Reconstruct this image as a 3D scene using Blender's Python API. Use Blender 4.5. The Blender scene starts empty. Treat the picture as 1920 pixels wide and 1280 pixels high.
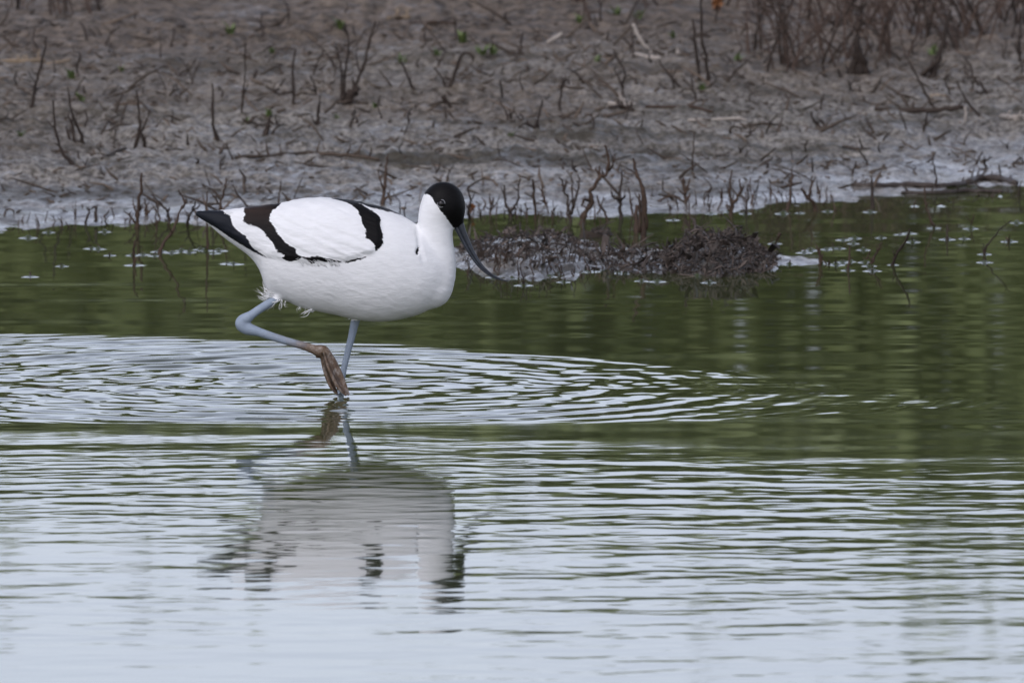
import bpy, math, random
import numpy as np
from mathutils import Vector

# ------------------------------------------------------------------ camera, sky, sun, exposure
C = bpy.context.scene
COL = C.collection
MM = 0.0006                                   # metres per photo pixel at the bird
D = 17.0                                      # camera to bird
FPX = D / MM                                  # focal length in photo pixels
PITCH = math.radians(4.80)
CAM_H = D * math.tan(math.radians(5.0))
CAM = np.array([0.0, -D, CAM_H])
FW = np.array([0.0, math.cos(PITCH), -math.sin(PITCH)])
UP = np.array([0.0, math.sin(PITCH), math.cos(PITCH)])

cd = bpy.data.cameras.new('camera')
cam = bpy.data.objects.new('camera', cd)
COL.objects.link(cam)
cam.location = CAM
cam.rotation_euler = (math.radians(90) - PITCH, 0, 0)
cd.sensor_width = 36.0
cd.lens = 36.0 * FPX / 1920.0
cd.clip_start = 0.5
cd.clip_end = 3000
cd.dof.use_dof = True
cd.dof.focus_distance = math.hypot(D, CAM_H) - 0.03
cd.dof.aperture_fstop = 27.0
C.camera = cam

SUN_EL, SUN_AZ = math.radians(50), math.radians(205)      # high, behind the camera and to the left
w = bpy.data.worlds.new('World')
C.world = w
w.use_nodes = True
nt = w.node_tree
nt.nodes.clear()
sky = nt.nodes.new('ShaderNodeTexSky')
sky.sky_type = 'NISHITA'
sky.sun_disc = False
sky.sun_elevation = SUN_EL
sky.sun_rotation = SUN_AZ
sky.air_density = 1.0
sky.dust_density = 3.0
sky.ozone_density = 2.0
hs = nt.nodes.new('ShaderNodeHueSaturation')
hs.inputs['Saturation'].default_value = 0.42
bg = nt.nodes.new('ShaderNodeBackground')
bg.inputs['Strength'].default_value = 0.15
wo = nt.nodes.new('ShaderNodeOutputWorld')
nt.links.new(sky.outputs[0], hs.inputs['Color'])
tint = nt.nodes.new('ShaderNodeMix')            # thin overcast: the sky's own light turned a little cooler
tint.data_type = 'RGBA'
tint.blend_type = 'MULTIPLY'
tint.inputs[0].default_value = 1.0
tint.inputs[7].default_value = (0.985, 0.985, 1.10, 1)
nt.links.new(hs.outputs[0], tint.inputs[6])
# the cloud layer is brightest low down, where it is seen through most haze, and greyer overhead
geo = nt.nodes.new('ShaderNodeTexCoord')
sep = nt.nodes.new('ShaderNodeSeparateXYZ')
mr_ = nt.nodes.new('ShaderNodeMapRange')
mr_.interpolation_type = 'SMOOTHSTEP'
mr_.inputs['From Min'].default_value = 0.03
mr_.inputs['From Max'].default_value = 0.50
mr_.inputs['To Min'].default_value = 1.62
mr_.inputs['To Max'].default_value = 0.66
cmap = nt.nodes.new('ShaderNodeMapping')
cmap.inputs['Scale'].default_value = (5.0, 5.0, 30.0)
cn = nt.nodes.new('ShaderNodeTexNoise')
cn.inputs['Scale'].default_value = 1.6
cn.inputs['Detail'].default_value = 4
nt.links.new(geo.outputs['Generated'], cmap.inputs['Vector'])
nt.links.new(cmap.outputs[0], cn.inputs['Vector'])
cm = nt.nodes.new('ShaderNodeMapRange')
cm.inputs['From Min'].default_value = 0.3
cm.inputs['From Max'].default_value = 0.7
cm.inputs['To Min'].default_value = 0.88
cm.inputs['To Max'].default_value = 1.08
nt.links.new(cn.outputs['Fac'], cm.inputs['Value'])
cmul = nt.nodes.new('ShaderNodeMath')
cmul.operation = 'MULTIPLY'
nt.links.new(cm.outputs[0], cmul.inputs[0])
vm = nt.nodes.new('ShaderNodeVectorMath')
vm.operation = 'SCALE'
nt.links.new(geo.outputs['Generated'], sep.inputs[0])
nt.links.new(sep.outputs['Z'], mr_.inputs['Value'])
nt.links.new(tint.outputs[2], vm.inputs[0])
nt.links.new(mr_.outputs[0], cmul.inputs[1])
nt.links.new(cmul.outputs[0], vm.inputs['Scale'])
nt.links.new(vm.outputs[0], bg.inputs['Color'])
nt.links.new(bg.outputs[0], wo.inputs['Surface'])

sl = bpy.data.lights.new('sun', 'SUN')
sl.energy = 0.5
sl.angle = math.radians(25)
sl.color = (1.0, 0.98, 0.96)
so = bpy.data.objects.new('sun', sl)
COL.objects.link(so)
sd_ = Vector((math.sin(SUN_AZ) * math.cos(SUN_EL), math.cos(SUN_AZ) * math.cos(SUN_EL), math.sin(SUN_EL)))
so.rotation_euler = sd_.to_track_quat('Z', 'Y').to_euler()

C.view_settings.view_transform = 'Standard'
C.view_settings.look = 'None'
C.view_settings.gamma = 1.0
C.view_settings.exposure = 0.35

# ------------------------------------------------------------------ helpers
rng = np.random.default_rng(7)
random.seed(7)


def ray(px, py):
    return FW * FPX + np.array([px - 960.0, 0, 0]) + UP * (640.0 - py)


def at(px, py, Y=0.0):
    """photo pixel -> point on the vertical plane y = Y"""
    d = ray(px, py)
    t = (Y + D) / d[1]
    return CAM + d * t


def at0(px, py, z=0.0):
    d = ray(px, py)
    t = (z - CAM_H) / d[2]
    return CAM + d * t


def project(P):
    v = P - CAM
    dep = v @ FW
    return 960.0 + FPX * v[:, 0] / dep, 640.0 - FPX * (v @ UP) / dep


_perm = np.random.default_rng(3).permutation(1024)
_ang = np.random.default_rng(4).uniform(0, 2 * np.pi, 1024)
_gx, _gy = np.cos(_ang), np.sin(_ang)


def pn(x, y, seed=0):
    """2-D gradient noise, about -0.7..0.7"""
    x = np.asarray(x, float) + seed * 17.31
    y = np.asarray(y, float) - seed * 9.73
    xi, yi = np.floor(x).astype(np.int64), np.floor(y).astype(np.int64)
    fx, fy = x - xi, y - yi
    u, v = fx * fx * fx * (fx * (fx * 6 - 15) + 10), fy * fy * fy * (fy * (fy * 6 - 15) + 10)

    def g(ix, iy, dx, dy):
        h = _perm[(_perm[ix & 1023] + iy) & 1023]
        return _gx[h] * dx + _gy[h] * dy
    a = g(xi, yi, fx, fy)
    b = g(xi + 1, yi, fx - 1, fy)
    c = g(xi, yi + 1, fx, fy - 1)
    d = g(xi + 1, yi + 1, fx - 1, fy - 1)
    return (a + u * (b - a)) + v * ((c + u * (d - c)) - (a + u * (b - a)))


def sstep(a, b, x):
    t = np.clip((x - a) / (b - a), 0, 1)
    return t * t * (3 - 2 * t)


def axis(lo, hi, step, flo, fhi, growth=1.12):
    a = list(np.arange(lo, hi + step * 0.5, step))
    s, v = step, a[-1]
    up = []
    while v < fhi:
        s *= growth
        v += s
        up.append(min(v, fhi))
    s, v = step, a[0]
    dn = []
    while v > flo:
        s *= growth
        v -= s
        dn.append(max(v, flo))
    return np.array(dn[::-1] + a + up)


def np_mesh(name, V, F, mat=None, smooth=True, attrs=None):
    me = bpy.data.meshes.new(name)
    V = np.asarray(V, np.float32)
    F = np.asarray(F, np.int32)
    k = F.shape[1]
    me.vertices.add(len(V))
    me.vertices.foreach_set('co', V.ravel())
    me.loops.add(F.size)
    me.loops.foreach_set('vertex_index', F.ravel())
    me.polygons.add(len(F))
    me.polygons.foreach_set('loop_start', np.arange(len(F), dtype=np.int32) * k)
    me.polygons.foreach_set('loop_total', np.full(len(F), k, np.int32))
    if smooth:
        me.polygons.foreach_set('use_smooth', np.ones(len(F), bool))
    for an, av in (attrs or {}).items():
        a = me.attributes.new(an, 'FLOAT', 'POINT')
        a.data.foreach_set('value', np.asarray(av, np.float32).ravel())
    me.update(calc_edges=True)
    if mat:
        me.materials.append(mat)
    return me


def grid_faces(nx, ny):
    i = np.arange(nx * ny).reshape(ny, nx)
    return np.stack([i[:-1, :-1], i[:-1, 1:], i[1:, 1:], i[1:, :-1]], -1).reshape(-1, 4)


def link(name, data, parent=None, loc=None):
    o = bpy.data.objects.new(name, data)
    COL.objects.link(o)
    if loc is not None:
        o.location = loc
    if parent is not None:
        o.parent = parent
    return o


def tag(o, label=None, cat=None, group=None, kind=None):
    if label:
        o['label'] = label
    if cat:
        o['category'] = cat
    if group:
        o['group'] = group
    if kind:
        o['kind'] = kind
    return o


class Buf:
    """collects tubes and leaf blades, becomes one mesh"""

    def __init__(self):
        self.v, self.f, self.t = [], [], []
        self.n = 0

    def tube(self, pts, rad, seg=6, tone=0.5):
        pts = np.asarray(pts, float)
        rad = np.broadcast_to(np.asarray(rad, float), (len(pts),))
        tg = np.gradient(pts, axis=0)
        tg /= np.linalg.norm(tg, axis=1, keepdims=True) + 1e-12
        ref = np.array([0.0, 1, 0]) if abs(tg[0, 1]) < 0.8 else np.array([1.0, 0, 0])
        a = np.arange(seg) / seg * 2 * np.pi
        base = self.n
        for p, t, r in zip(pts, tg, rad):
            s = np.cross(t, ref)
            s /= np.linalg.norm(s) + 1e-12
            q = np.cross(s, t)
            self.v.append(p + r * (np.cos(a)[:, None] * s + np.sin(a)[:, None] * q))
        m = len(pts)
        i = np.arange(seg)
        j = (i + 1) % seg
        for k in range(m - 1):
            o = base + k * seg
            self.f += [(o + x, o + y, o + seg + y, o + seg + x) for x, y in zip(i, j)]
        # caps: a centre vertex each, as degenerate-free quads are not possible use pairs of quads around centre
        self.v.append(pts[:1] - tg[:1] * rad[0] * 0.3)
        self.v.append(pts[-1:] + tg[-1:] * rad[-1] * 0.3)
        c0, c1 = base + m * seg, base + m * seg + 1
        for k in range(0, seg, 2):
            self.f.append((base + k, c0, base + (k + 2) % seg, base + k + 1))
            o = base + (m - 1) * seg
            self.f.append((o + k, o + k + 1, o + (k + 2) % seg, c1))
        nv = m * seg + 2
        self.t.append(np.full(nv, tone))
        self.n += nv

    def blade(self, p0, p1, p2, width, nrm, tone=0.5):
        """a bent, tapering leaf of two quads-pairs"""
        p0, p1, p2, nrm = (np.asarray(q, float) for q in (p0, p1, p2, nrm))
        d = p2 - p0
        s = np.cross(d, nrm)
        s = s / (np.linalg.norm(s) + 1e-12) * width * 0.5
        vs = np.array([p0 - s * 0.5, p0 + s * 0.5, p1 - s, p1 + s, p2 - s * 0.12, p2 + s * 0.12])
        b = self.n
        self.v.append(vs)
        self.f += [(b, b + 1, b + 3, b + 2), (b + 2, b + 3, b + 5, b + 4)]
        self.t.append(np.full(6, tone))
        self.n += 6

    def mesh(self, name, mat, origin=(0, 0, 0), smooth=True):
        V = np.concatenate(self.v) - np.asarray(origin)
        return np_mesh(name, V, np.array(self.f), mat, smooth, {'tone': np.concatenate(self.t)})


def smooth_path(pts, n=4, jit=0.0, r=None):
    """resample a polyline softly (Catmull-Rom) with a little crookedness"""
    P = np.asarray(pts, float)
    if len(P) == 2:
        P = np.array([P[0], P[0] * 0.5 + P[1] * 0.5, P[1]])
    Q = np.vstack([2 * P[0] - P[1], P, 2 * P[-1] - P[-2]])
    out = []
    for i in range(1, len(Q) - 2):
        for k in range(n):
            t = k / n
            a, b, c, d = Q[i - 1], Q[i], Q[i + 1], Q[i + 2]
            out.append(0.5 * (2 * b + (c - a) * t + (2 * a - 5 * b + 4 * c - d) * t * t + (3 * b - a - 3 * c + d) * t ** 3))
    out.append(P[-1])
    out = np.array(out)
    if jit:
        g = (r or rng).normal(0, jit, out.shape)
        g[0] = 0
        out += g
    return out


# ------------------------------------------------------------------ materials
def mat_new(name):
    m = bpy.data.materials.new(name)
    m.use_nodes = True
    n = m.node_tree
    b = n.nodes['Principled BSDF']
    return m, n, b


def nd(n, t, **kw):
    x = n.nodes.new(t)
    for k, v in kw.items():
        if k in x.inputs.keys():
            x.inputs[k].default_value = v
        else:
            setattr(x, k, v)
    return x


def ramp(n, stops, interp='LINEAR'):
    r = n.nodes.new('ShaderNodeValToRGB')
    r.color_ramp.interpolation = interp
    e = r.color_ramp.elements
    while len(e) < len(stops):
        e.new(0.5)
    for x, (p, c) in zip(e, stops):
        x.position = p
        x.color = (*c, 1) if len(c) == 3 else c
    return r


def mixc(n, fac, a, b):
    m = n.nodes.new('ShaderNodeMix')
    m.data_type = 'RGBA'
    for s, v in ((m.inputs[0], fac), (m.inputs[6], a), (m.inputs[7], b)):
        if hasattr(v, 'is_output'):
            n.links.new(v, s)
        else:
            s.default_value = (*v, 1) if isinstance(v, tuple) and len(v) == 3 else v
    return m.outputs[2]


def mth(n, op, a, b=None, clamp=False):
    m = n.nodes.new('ShaderNodeMath')
    m.operation = op
    m.use_clamp = clamp
    for s, v in zip(m.inputs, (a, b)):
        if v is None:
            continue
        if hasattr(v, 'is_output'):
            n.links.new(v, s)
        else:
            s.default_value = v
    return m.outputs[0]


def mapped(n, scale, src='Object'):
    tc = n.nodes.new('ShaderNodeTexCoord')
    mp = n.nodes.new('ShaderNodeMapping')
    mp.inputs['Scale'].default_value = scale
    n.links.new(tc.outputs[src], mp.inputs['Vector'])
    return mp.outputs[0]


def noise(n, vec, scale, detail=4, rough=0.6, dist=0.0):
    x = nd(n, 'ShaderNodeTexNoise', Scale=scale, Detail=detail, Roughness=rough, Distortion=dist)
    n.links.new(vec, x.inputs['Vector'])
    return x.outputs['Fac']


def attr(n, name):
    a = n.nodes.new('ShaderNodeAttribute')
    a.attribute_name = name
    return a.outputs['Fac']


def bump(n, h, strength, dist, b):
    x = nd(n, 'ShaderNodeBump', Strength=strength, Distance=dist)
    n.links.new(h, x.inputs['Height'])
    n.links.new(x.outputs[0], b.inputs['Normal'])


def make_mud():
    m, n, b = mat_new('mud')
    v = mapped(n, (1, 1, 1))
    wet = attr(n, 'wet')
    far = attr(n, 'far')
    n1 = noise(n, v, 5, 6, 0.65)
    n2 = noise(n, v, 42, 6, 0.7)
    n3 = noise(n, mapped(n, (1, 0.4, 1)), 120, 5, 0.7)
    r1 = ramp(n, [(0.40, (0.045, 0.036, 0.026)), (0.52, (0.185, 0.163, 0.128)), (0.64, (0.44, 0.40, 0.34))])
    nb = noise(n, mapped(n, (0.6, 0.8, 1)), 15, 6, 0.72)
    s = mth(n, 'ADD', mth(n, 'ADD', mth(n, 'MULTIPLY', n1, 0.2), mth(n, 'MULTIPLY', nb, 0.45)), mth(n, 'MULTIPLY', n2, 0.35))
    n.links.new(s, r1.inputs[0])
    r2 = ramp(n, [(0.41, (0.020, 0.016, 0.012)), (0.49, (0.19, 0.175, 0.155)), (0.60, (0.46, 0.43, 0.39))])
    n.links.new(n3, r2.inputs[0])
    c = mixc(n, 0.5, r1.outputs[0], r2.outputs[0])
    # broad dark stains of rotten plants and algae lying along the bank
    st = noise(n, mapped(n, (0.55, 1.1, 1)), 4.2, 6, 0.68, 0.6)
    rs = ramp(n, [(0.485, (0, 0, 0)), (0.58, (1, 1, 1))])
    n.links.new(mth(n, 'ADD', mth(n, 'MULTIPLY', st, 0.8), mth(n, 'MULTIPLY', nb, 0.2)), rs.inputs[0])
    c = mixc(n, mth(n, 'MULTIPLY', rs.outputs[0], 0.8), c, (0.042, 0.036, 0.024))
    # dry brown litter-stained ground higher up the bank, green-brown meadow far away
    rb = ramp(n, [(0.38, (0.030, 0.022, 0.016)), (0.62, (0.21, 0.165, 0.128))])
    n.links.new(n2, rb.inputs[0])
    c = mixc(n, attr(n, 'brown'), c, rb.outputs[0])
    rg = ramp(n, [(0.35, (0.04, 0.055, 0.016)), (0.65, (0.09, 0.10, 0.04))])
    n.links.new(n1, rg.inputs[0])
    c = mixc(n, far, c, rg.outputs[0])
    wc = mixc(n, mth(n, 'MULTIPLY', wet, 0.25), c, (0.05, 0.045, 0.04))
    n.links.new(wc, b.inputs['Base Color'])
    b.inputs['Specular IOR Level'].default_value = 0.32
    ro = mth(n, 'SUBTRACT', 0.64, mth(n, 'MULTIPLY', wet, 0.36))
    ro = mth(n, 'ADD', ro, mth(n, 'MULTIPLY', mth(n, 'SUBTRACT', n2, 0.5), 0.30), True)
    n.links.new(ro, b.inputs['Roughness'])
    b.inputs['IOR'].default_value = 1.36
    spk = mth(n, 'MULTIPLY', mth(n, 'SUBTRACT', nb, 0.52), 5.0, True)
    n.links.new(mth(n, 'MULTIPLY', mth(n, 'ADD', wet, mth(n, 'MULTIPLY', spk, 0.6)), mth(n, 'ADD', mth(n, 'MULTIPLY', n2, 3.2), -0.75), True), b.inputs['Coat Weight'])
    b.inputs['Coat Roughness'].default_value = 0.16
    b.inputs['Coat IOR'].default_value = 1.34
    h = mth(n, 'ADD', mth(n, 'MULTIPLY', n2, 1.0), mth(n, 'MULTIPLY', n3, 0.45))
    bump(n, h, 0.8, 0.008, b)
    return m


def make_water():
    m, n, b = mat_new('pond_water')
    b.inputs['Base Color'].default_value = (0.046, 0.056, 0.021, 1)
    b.inputs['Roughness'].default_value = 0.032
    b.inputs['IOR'].default_value = 1.333
    return m


def make_twig(name, c0, c1, rough=0.7):
    m, n, b = mat_new(name)
    v = mapped(n, (1, 1, 0.25))
    f = noise(n, v, 220, 4, 0.7)
    r = ramp(n, [(0.32, c0), (0.7, c1)])
    n.links.new(f, r.inputs[0])
    t = attr(n, 'tone')
    c = mixc(n, t, r.outputs[0], tuple(min(1, x * 1.9) for x in c1))
    n.links.new(c, b.inputs['Base Color'])
    b.inputs['Roughness'].default_value = rough
    b.inputs['Specular IOR Level'].default_value = 0.22
    bump(n, f, 0.5, 0.001, b)
    return m


def make_leaf(name, c0, c1, rough=0.55, scale=9):
    m, n, b = mat_new(name)
    v = mapped(n, (1, 1, 1))
    f = noise(n, v, scale, 3)
    r = ramp(n, [(0.3, c0), (0.7, c1)])
    s = mth(n, 'ADD', mth(n, 'MULTIPLY', f, 0.6), mth(n, 'MULTIPLY', attr(n, 'tone'), 0.4))
    n.links.new(s, r.inputs[0])
    n.links.new(r.outputs[0], b.inputs['Base Color'])
    b.inputs['Roughness'].default_value = rough
    return m


M_MUD = make_mud()
M_WATER = make_water()
M_TWIG = make_twig('dead_twig', (0.013, 0.009, 0.007), (0.046, 0.033, 0.025))
M_TWIG_RED = make_twig('brown_twig', (0.020, 0.013, 0.009), (0.075, 0.048, 0.033))
M_BUSH = make_twig('bush_twig', (0.026, 0.017, 0.013), (0.105, 0.070, 0.052))
M_TAN = make_twig('straw', (0.13, 0.095, 0.06), (0.26, 0.20, 0.14))
M_PALE = make_twig('bleached_straw', (0.22, 0.19, 0.16), (0.36, 0.32, 0.28))
M_LITTER = make_twig('plant_litter', (0.020, 0.015, 0.011), (0.085, 0.064, 0.048))
M_WRACK = make_twig('wrack', (0.012, 0.010, 0.008), (0.068, 0.053, 0.044), 0.4)
M_SPROUT = make_leaf('sprout_leaf', (0.06, 0.095, 0.025), (0.15, 0.20, 0.06), 0.5, 60)
M_HEDGE = make_leaf('hedge_leaf', (0.13, 0.16, 0.055), (0.25, 0.29, 0.105), 0.6, 1.2)
M_RUST = make_leaf('rust_leaf', (0.16, 0.06, 0.02), (0.34, 0.15, 0.05), 0.6, 80)

# ------------------------------------------------------------------ ground
# waterline in the photo, traced and laid on the water plane
_sp = [(-400, 440), (0, 429), (120, 431), (200, 424), (290, 423), (380, 432), (520, 432), (700, 416), (870, 407), (960, 405),
       (1060, 408), (1110, 411), (1160, 401), (1230, 397), (1310, 399), (1400, 391), (1480, 388), (1560, 381), (1640, 377),
       (1720, 372), (1790, 357), (1860, 349), (1920, 347), (2300, 340)]
_sw = np.array([at0(*q)[:2] for q in _sp])
_isl = []
for (cx, cy, rx, ry, hh) in ((1000, 482, 165, 36, 0.014), (1190, 490, 110, 22, 0.009), (1345, 490, 112, 24, 0.016), (1450, 489, 85, 9, 0.006)):
    c0, c1, c2 = at0(cx, cy), at0(cx + rx, cy), at0(cx, cy - ry)
    _isl.append((c0[0], c0[1], c1[0] - c0[0], c2[1] - c0[1], hh))


def shore_y(x):
    y = np.interp(x, _sw[:, 0], _sw[:, 1])
    near = sstep(6, 1, np.abs(x))
    return y + near * (0.10 * pn(x * 5, 0 * x, 5) + 0.09 * pn(x * 17, 0 * x, 6) + 0.05 * pn(x * 41, 0 * x, 7)) + (1 - near) * 0.8 * pn(x * 0.2, 0 * x, 8)


def ground_h(x, y):
    t = y - shore_y(x)
    near = sstep(12, 7, np.abs(y - 3)) * sstep(9, 5, np.abs(x))
    h = np.where(t < 0, np.maximum(0.05 * t, -0.45), 0.030 * np.minimum(t, 0.6) + 0.045 * np.clip(t - 0.6, 0, 3.5) + 0.012 * np.clip(t - 4.1, 0, 30))
    for (cx, cy, a, b, hh) in _isl:
        r2 = ((x - cx) / a) ** 2 + ((y - cy) / b) ** 2
        rag = 0.65 * pn(x * 16, y * 7, 12) + 0.6 * pn(x * 45, y * 20, 13) + 0.3 * pn(x * 110, y * 45, 17)
        h = np.maximum(h, hh * np.clip(1 - r2 + rag, -3, 1))
    ru = sstep(0.02, 0.75, t) * near
    lum = (0.016 * pn(x * 2.6, y * 3.2, 1) + 0.009 * pn(x * 9, y * 8, 2) + 0.008 * np.abs(pn(x * 20, y * 15, 3)) + 0.0055 * pn(x * 48, y * 32, 4)
           + 0.0030 * pn(x * 110, y * 75, 14))
    lum = lum * (0.7 + 1.1 * np.abs(pn(x * 1.7, y * 1.5, 15)) * 2)
    edge = sstep(-0.3, 0.0, t) * near
    tiny = 0.0040 * pn(x * 22, y * 9, 9) + 0.0026 * pn(x * 60, y * 26, 10) + 0.0012 * pn(x * 130, y * 60, 16)
    return h + ru * lum + edge * tiny + (1 - near) * sstep(2, 12, t) * 0.25 * pn(x * 0.12, y * 0.12, 11)


xs = axis(-0.82, 0.82, 0.0045, -420, 420)
ys = axis(1.2, 6.2, 0.0055, -120, 900)
X, Y = np.meshgrid(xs, ys)
H = ground_h(X, Y)
# tiny mud mounds heaped round the stem feet are part of the relief
Tt = Y - shore_y(X)
wet = np.maximum.reduce([0.8 * sstep(1.5, -0.1, Tt + 0.8 * pn(X * 3, Y * 3, 21) + 0.55 * pn(X * 13, Y * 9, 24)) ** 1.6, sstep(0.45, -0.1, Tt + 0.35 * pn(X * 6, Y * 4, 25)), 0.55 * sstep(0.018, 0.003, H) * np.where(Tt < -0.05, 0.22, 1.0)]) * (0.75 + 0.6 * pn(X * 14, Y * 9, 22))
brown = sstep(0.8, 2.6, Tt + 1.1 * pn(X * 2.2, Y * 1.6, 23)) * 0.85
far = sstep(6, 12, Tt)
gm = np_mesh('ground', np.stack([X, Y, H], -1).reshape(-1, 3), grid_faces(len(xs), len(ys)), M_MUD, True,
             {'wet': np.clip(wet, 0, 1), 'brown': brown, 'far': far})
tag(link('ground', gm), kind='structure')


def ground_at(px, py):
    """where the sight line through a photo pixel meets the ground (or the water)"""
    d = ray(px, py)
    d = d / d[1]
    tt = np.linspace(D - 4, D + 14, 3600)
    P = CAM + tt[:, None] * d
    g = np.maximum(ground_h(P[:, 0], P[:, 1]), 0.0)
    k = np.argmax(P[:, 2] < g)
    if P[k, 2] >= g[k]:
        k = len(P) - 1
    return np.array([P[k, 0], P[k, 1], max(g[k], 0)])


# ------------------------------------------------------------------ water
# stubs and sticks that stand in the still water: the surface climbs a little around each
MENI = [(53, 446), (184, 467), (206, 479), (116, 499), (57, 519), (249, 479), (252, 497), (300, 472), (322, 474), (340, 470), (355, 473),
        (385, 470), (410, 470), (437, 495), (196, 435), (91, 436), (172, 466), (428, 494), (376, 468), (400, 475), (268, 478), (290, 480),
        (982, 535), (1057, 529), (1113, 509), (1103, 510), (1173, 513), (1162, 512), (1203, 527), (1232, 528), (1307, 517), (1333, 401), (1262, 413),
        (1367, 397), (1398, 401), (1467, 401), (1751, 428), (1776, 449), (1820, 429), (1906, 418), (1892, 453), (1846, 477), (1846, 492),
        (1808, 448), (1675, 497), (1636, 508), (1630, 499), (1622, 492), (1590, 507), (1595, 491), (1568, 497), (1541, 493), (1562, 466),
        (1600, 457), (1619, 469), (1652, 446), (1687, 440), (1704, 438), (1711, 454), (1581, 450), (1603, 447), (1453, 457), (1480, 496),
        (1631, 398), (1552, 397), (1500, 400), (1470, 401), (1555, 496), (1580, 492), (1574, 466), (1550, 468), (1520, 470), (1508, 474),
        (1715, 386), (1740, 384), (1765, 386), (1788, 381), (1835, 368), (1855, 364), (1875, 366), (1888, 362), (1860, 372),
        (925, 520), (960, 522), (1000, 521), (1030, 519), (1075, 512), (1330, 530), (1390, 512), (1440, 500), (1420, 470), (1445, 478),
        (637, 741), (652, 738)]
MEN = np.array([at0(*q)[:2] for q in MENI])
rings = [(-0.190, 0.20, 0.0)]
FOOT = at0(640, 741)[:2]


def water_h(x, y):
    h = np.zeros_like(x)
    r_ = np.random.default_rng(11)
    # calm water: long faint swell only
    for k in range(10):
        lam = r_.uniform(0.10, 0.35)
        th = math.pi / 2 + r_.normal(0, 0.16)
        s = 0.0011
        kk = 2 * math.pi / lam
        h += s / kk * np.sin(kk * (math.cos(th) * x + math.sin(th) * y) + r_.uniform(0, 6.28))
    # rings spreading from the wading feet
    bx, by = -0.19 + 0.02, 0.20
    R = np.hypot(x - bx, y - by)
    wob = 0.05 * pn(x * 5, y * 5, 31)
    yu = np.interp(x, [-1.4, -0.58, -0.2, 0.024, 0.24, 0.45, 0.60], [0.95, 0.84, 0.72, 0.58, 0.36, 0.06, -0.12]) + wob
    yl = np.interp(x, [-1.4, 0.1, 0.3, 0.60], [-0.36, -0.36, -0.31, -0.14]) + 0.4 * wob
    env = sstep(0, 0.10, yu - y) * sstep(-0.02, 0.05, y - yl) * sstep(1.5, 1.1, np.abs(x))
    env = env * (1.32 - 1.12 * sstep(-0.14, 0.34, x)) * np.clip(1.0 + 0.55 * pn(x * 3.2, y * 2.6, 35), 0.5, 1.3)
    rr = np.hypot(x - FOOT[0], y - FOOT[1])
    env_in = 0.45 + 0.55 * sstep(0.02, 0.25, rr)
    ring = 0
    for (cx, cy, l0, l1, s, ph) in ((FOOT[0], FOOT[1], 0.050, 0.013, 0.024, 0.3), (-0.24, 0.16, 0.060, 0.016, 0.030, 1.7), (-0.14, 0.26, 0.040, 0.014, 0.018, 2.9),
                                    (-0.20, 0.10, 0.090, 0.034, 0.040, 4.2), (-0.33, 0.22, 0.120, 0.050, 0.044, 5.0)):
        q = np.hypot(x - cx, y - cy)                          # longer waves near the foot, capillary ripples running ahead
        qq = np.minimum(q, 0.8)
        dl = (l1 - l0) / 0.8
        lam = l0 + dl * qq
        phase = 2 * math.pi / dl * np.log(lam / l0) + 2 * math.pi / l1 * (q - qq)
        mod = np.clip(0.75 + 1.4 * pn(q * 7 + ph * 7, np.arctan2(y - cy, x - cx) * 1.8, 33 + int(ph * 3)), 0.08, 1.8)
        ring = ring + mod * s * lam / (2 * math.pi) * np.sin(phase + ph + 2.6 * pn(x * 4.5, y * 4.5, 40 + int(ph * 2)) + 1.0 * pn(x * 14, y * 14, 46))
    for k in range(36):                                       # cross ripples thrown up inside the disturbed patch
        lam = 0.024 * (4.0 ** r_.uniform(0, 1))
        th = math.pi / 2 + r_.normal(0, 0.42)
        kk = 2 * math.pi / lam
        ring = ring + 0.0040 * r_.uniform(0.5, 1.4) / kk * np.sin(kk * (math.cos(th) * x + math.sin(th) * y) + r_.uniform(0, 6.28))
    h += ring * env * env_in
    # breeze ripples over the near water, crests lying across the view
    front = sstep(-0.36, -1.05, y + 0.18 * pn(x * 2.4, y * 1.2, 51) + 0.25 * sstep(0.0, 0.55, x) - 0.24 * sstep(0.12, -0.30, x))
    amp = front * np.clip(0.8 + 1.0 * pn(x * 2.0, y * 1.4, 52), 0.12, 1.7) * (1 - 0.48 * sstep(-1.3, -2.6, y))
    for k in range(64):
        lam = 0.020 * (5.5 ** r_.uniform(0, 1))
        th = math.pi / 2 + r_.normal(0.06, 0.58)
        s = 0.0017 * r_.uniform(0.5, 1.3)
        kk = 2 * math.pi / lam
        h += amp * s / kk * np.sin(kk * (math.cos(th) * x + math.sin(th) * y) + r_.uniform(0, 6.28))
    return h


def sheet(xs, ys):
    X, Y = np.meshgrid(xs, ys)
    W = water_h(X, Y) * (sstep(9, 5, np.abs(X)) * sstep(-14, -9, Y))
    mr = np.random.default_rng(5)
    for i, (mx, my) in enumerate(MEN):
        a, lam = 0.0032 * mr.uniform(0.55, 1.4), 0.0030 * mr.uniform(0.7, 1.3)
        ix, iy = np.searchsorted(xs, [mx - 0.05, mx + 0.05]), np.searchsorted(ys, [my - 0.06, my + 0.06])
        sx, sy = slice(*ix), slice(*iy)
        if ix[1] > ix[0] and iy[1] > iy[0]:
            rr = np.hypot(X[sy, sx] - mx, Y[sy, sx] - my)
            W[sy, sx] += a * np.exp(-np.maximum(rr - 0.001, 0) / lam)
    return np.stack([X, Y, W], -1).reshape(-1, 3), grid_faces(len(xs), len(ys))


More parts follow.
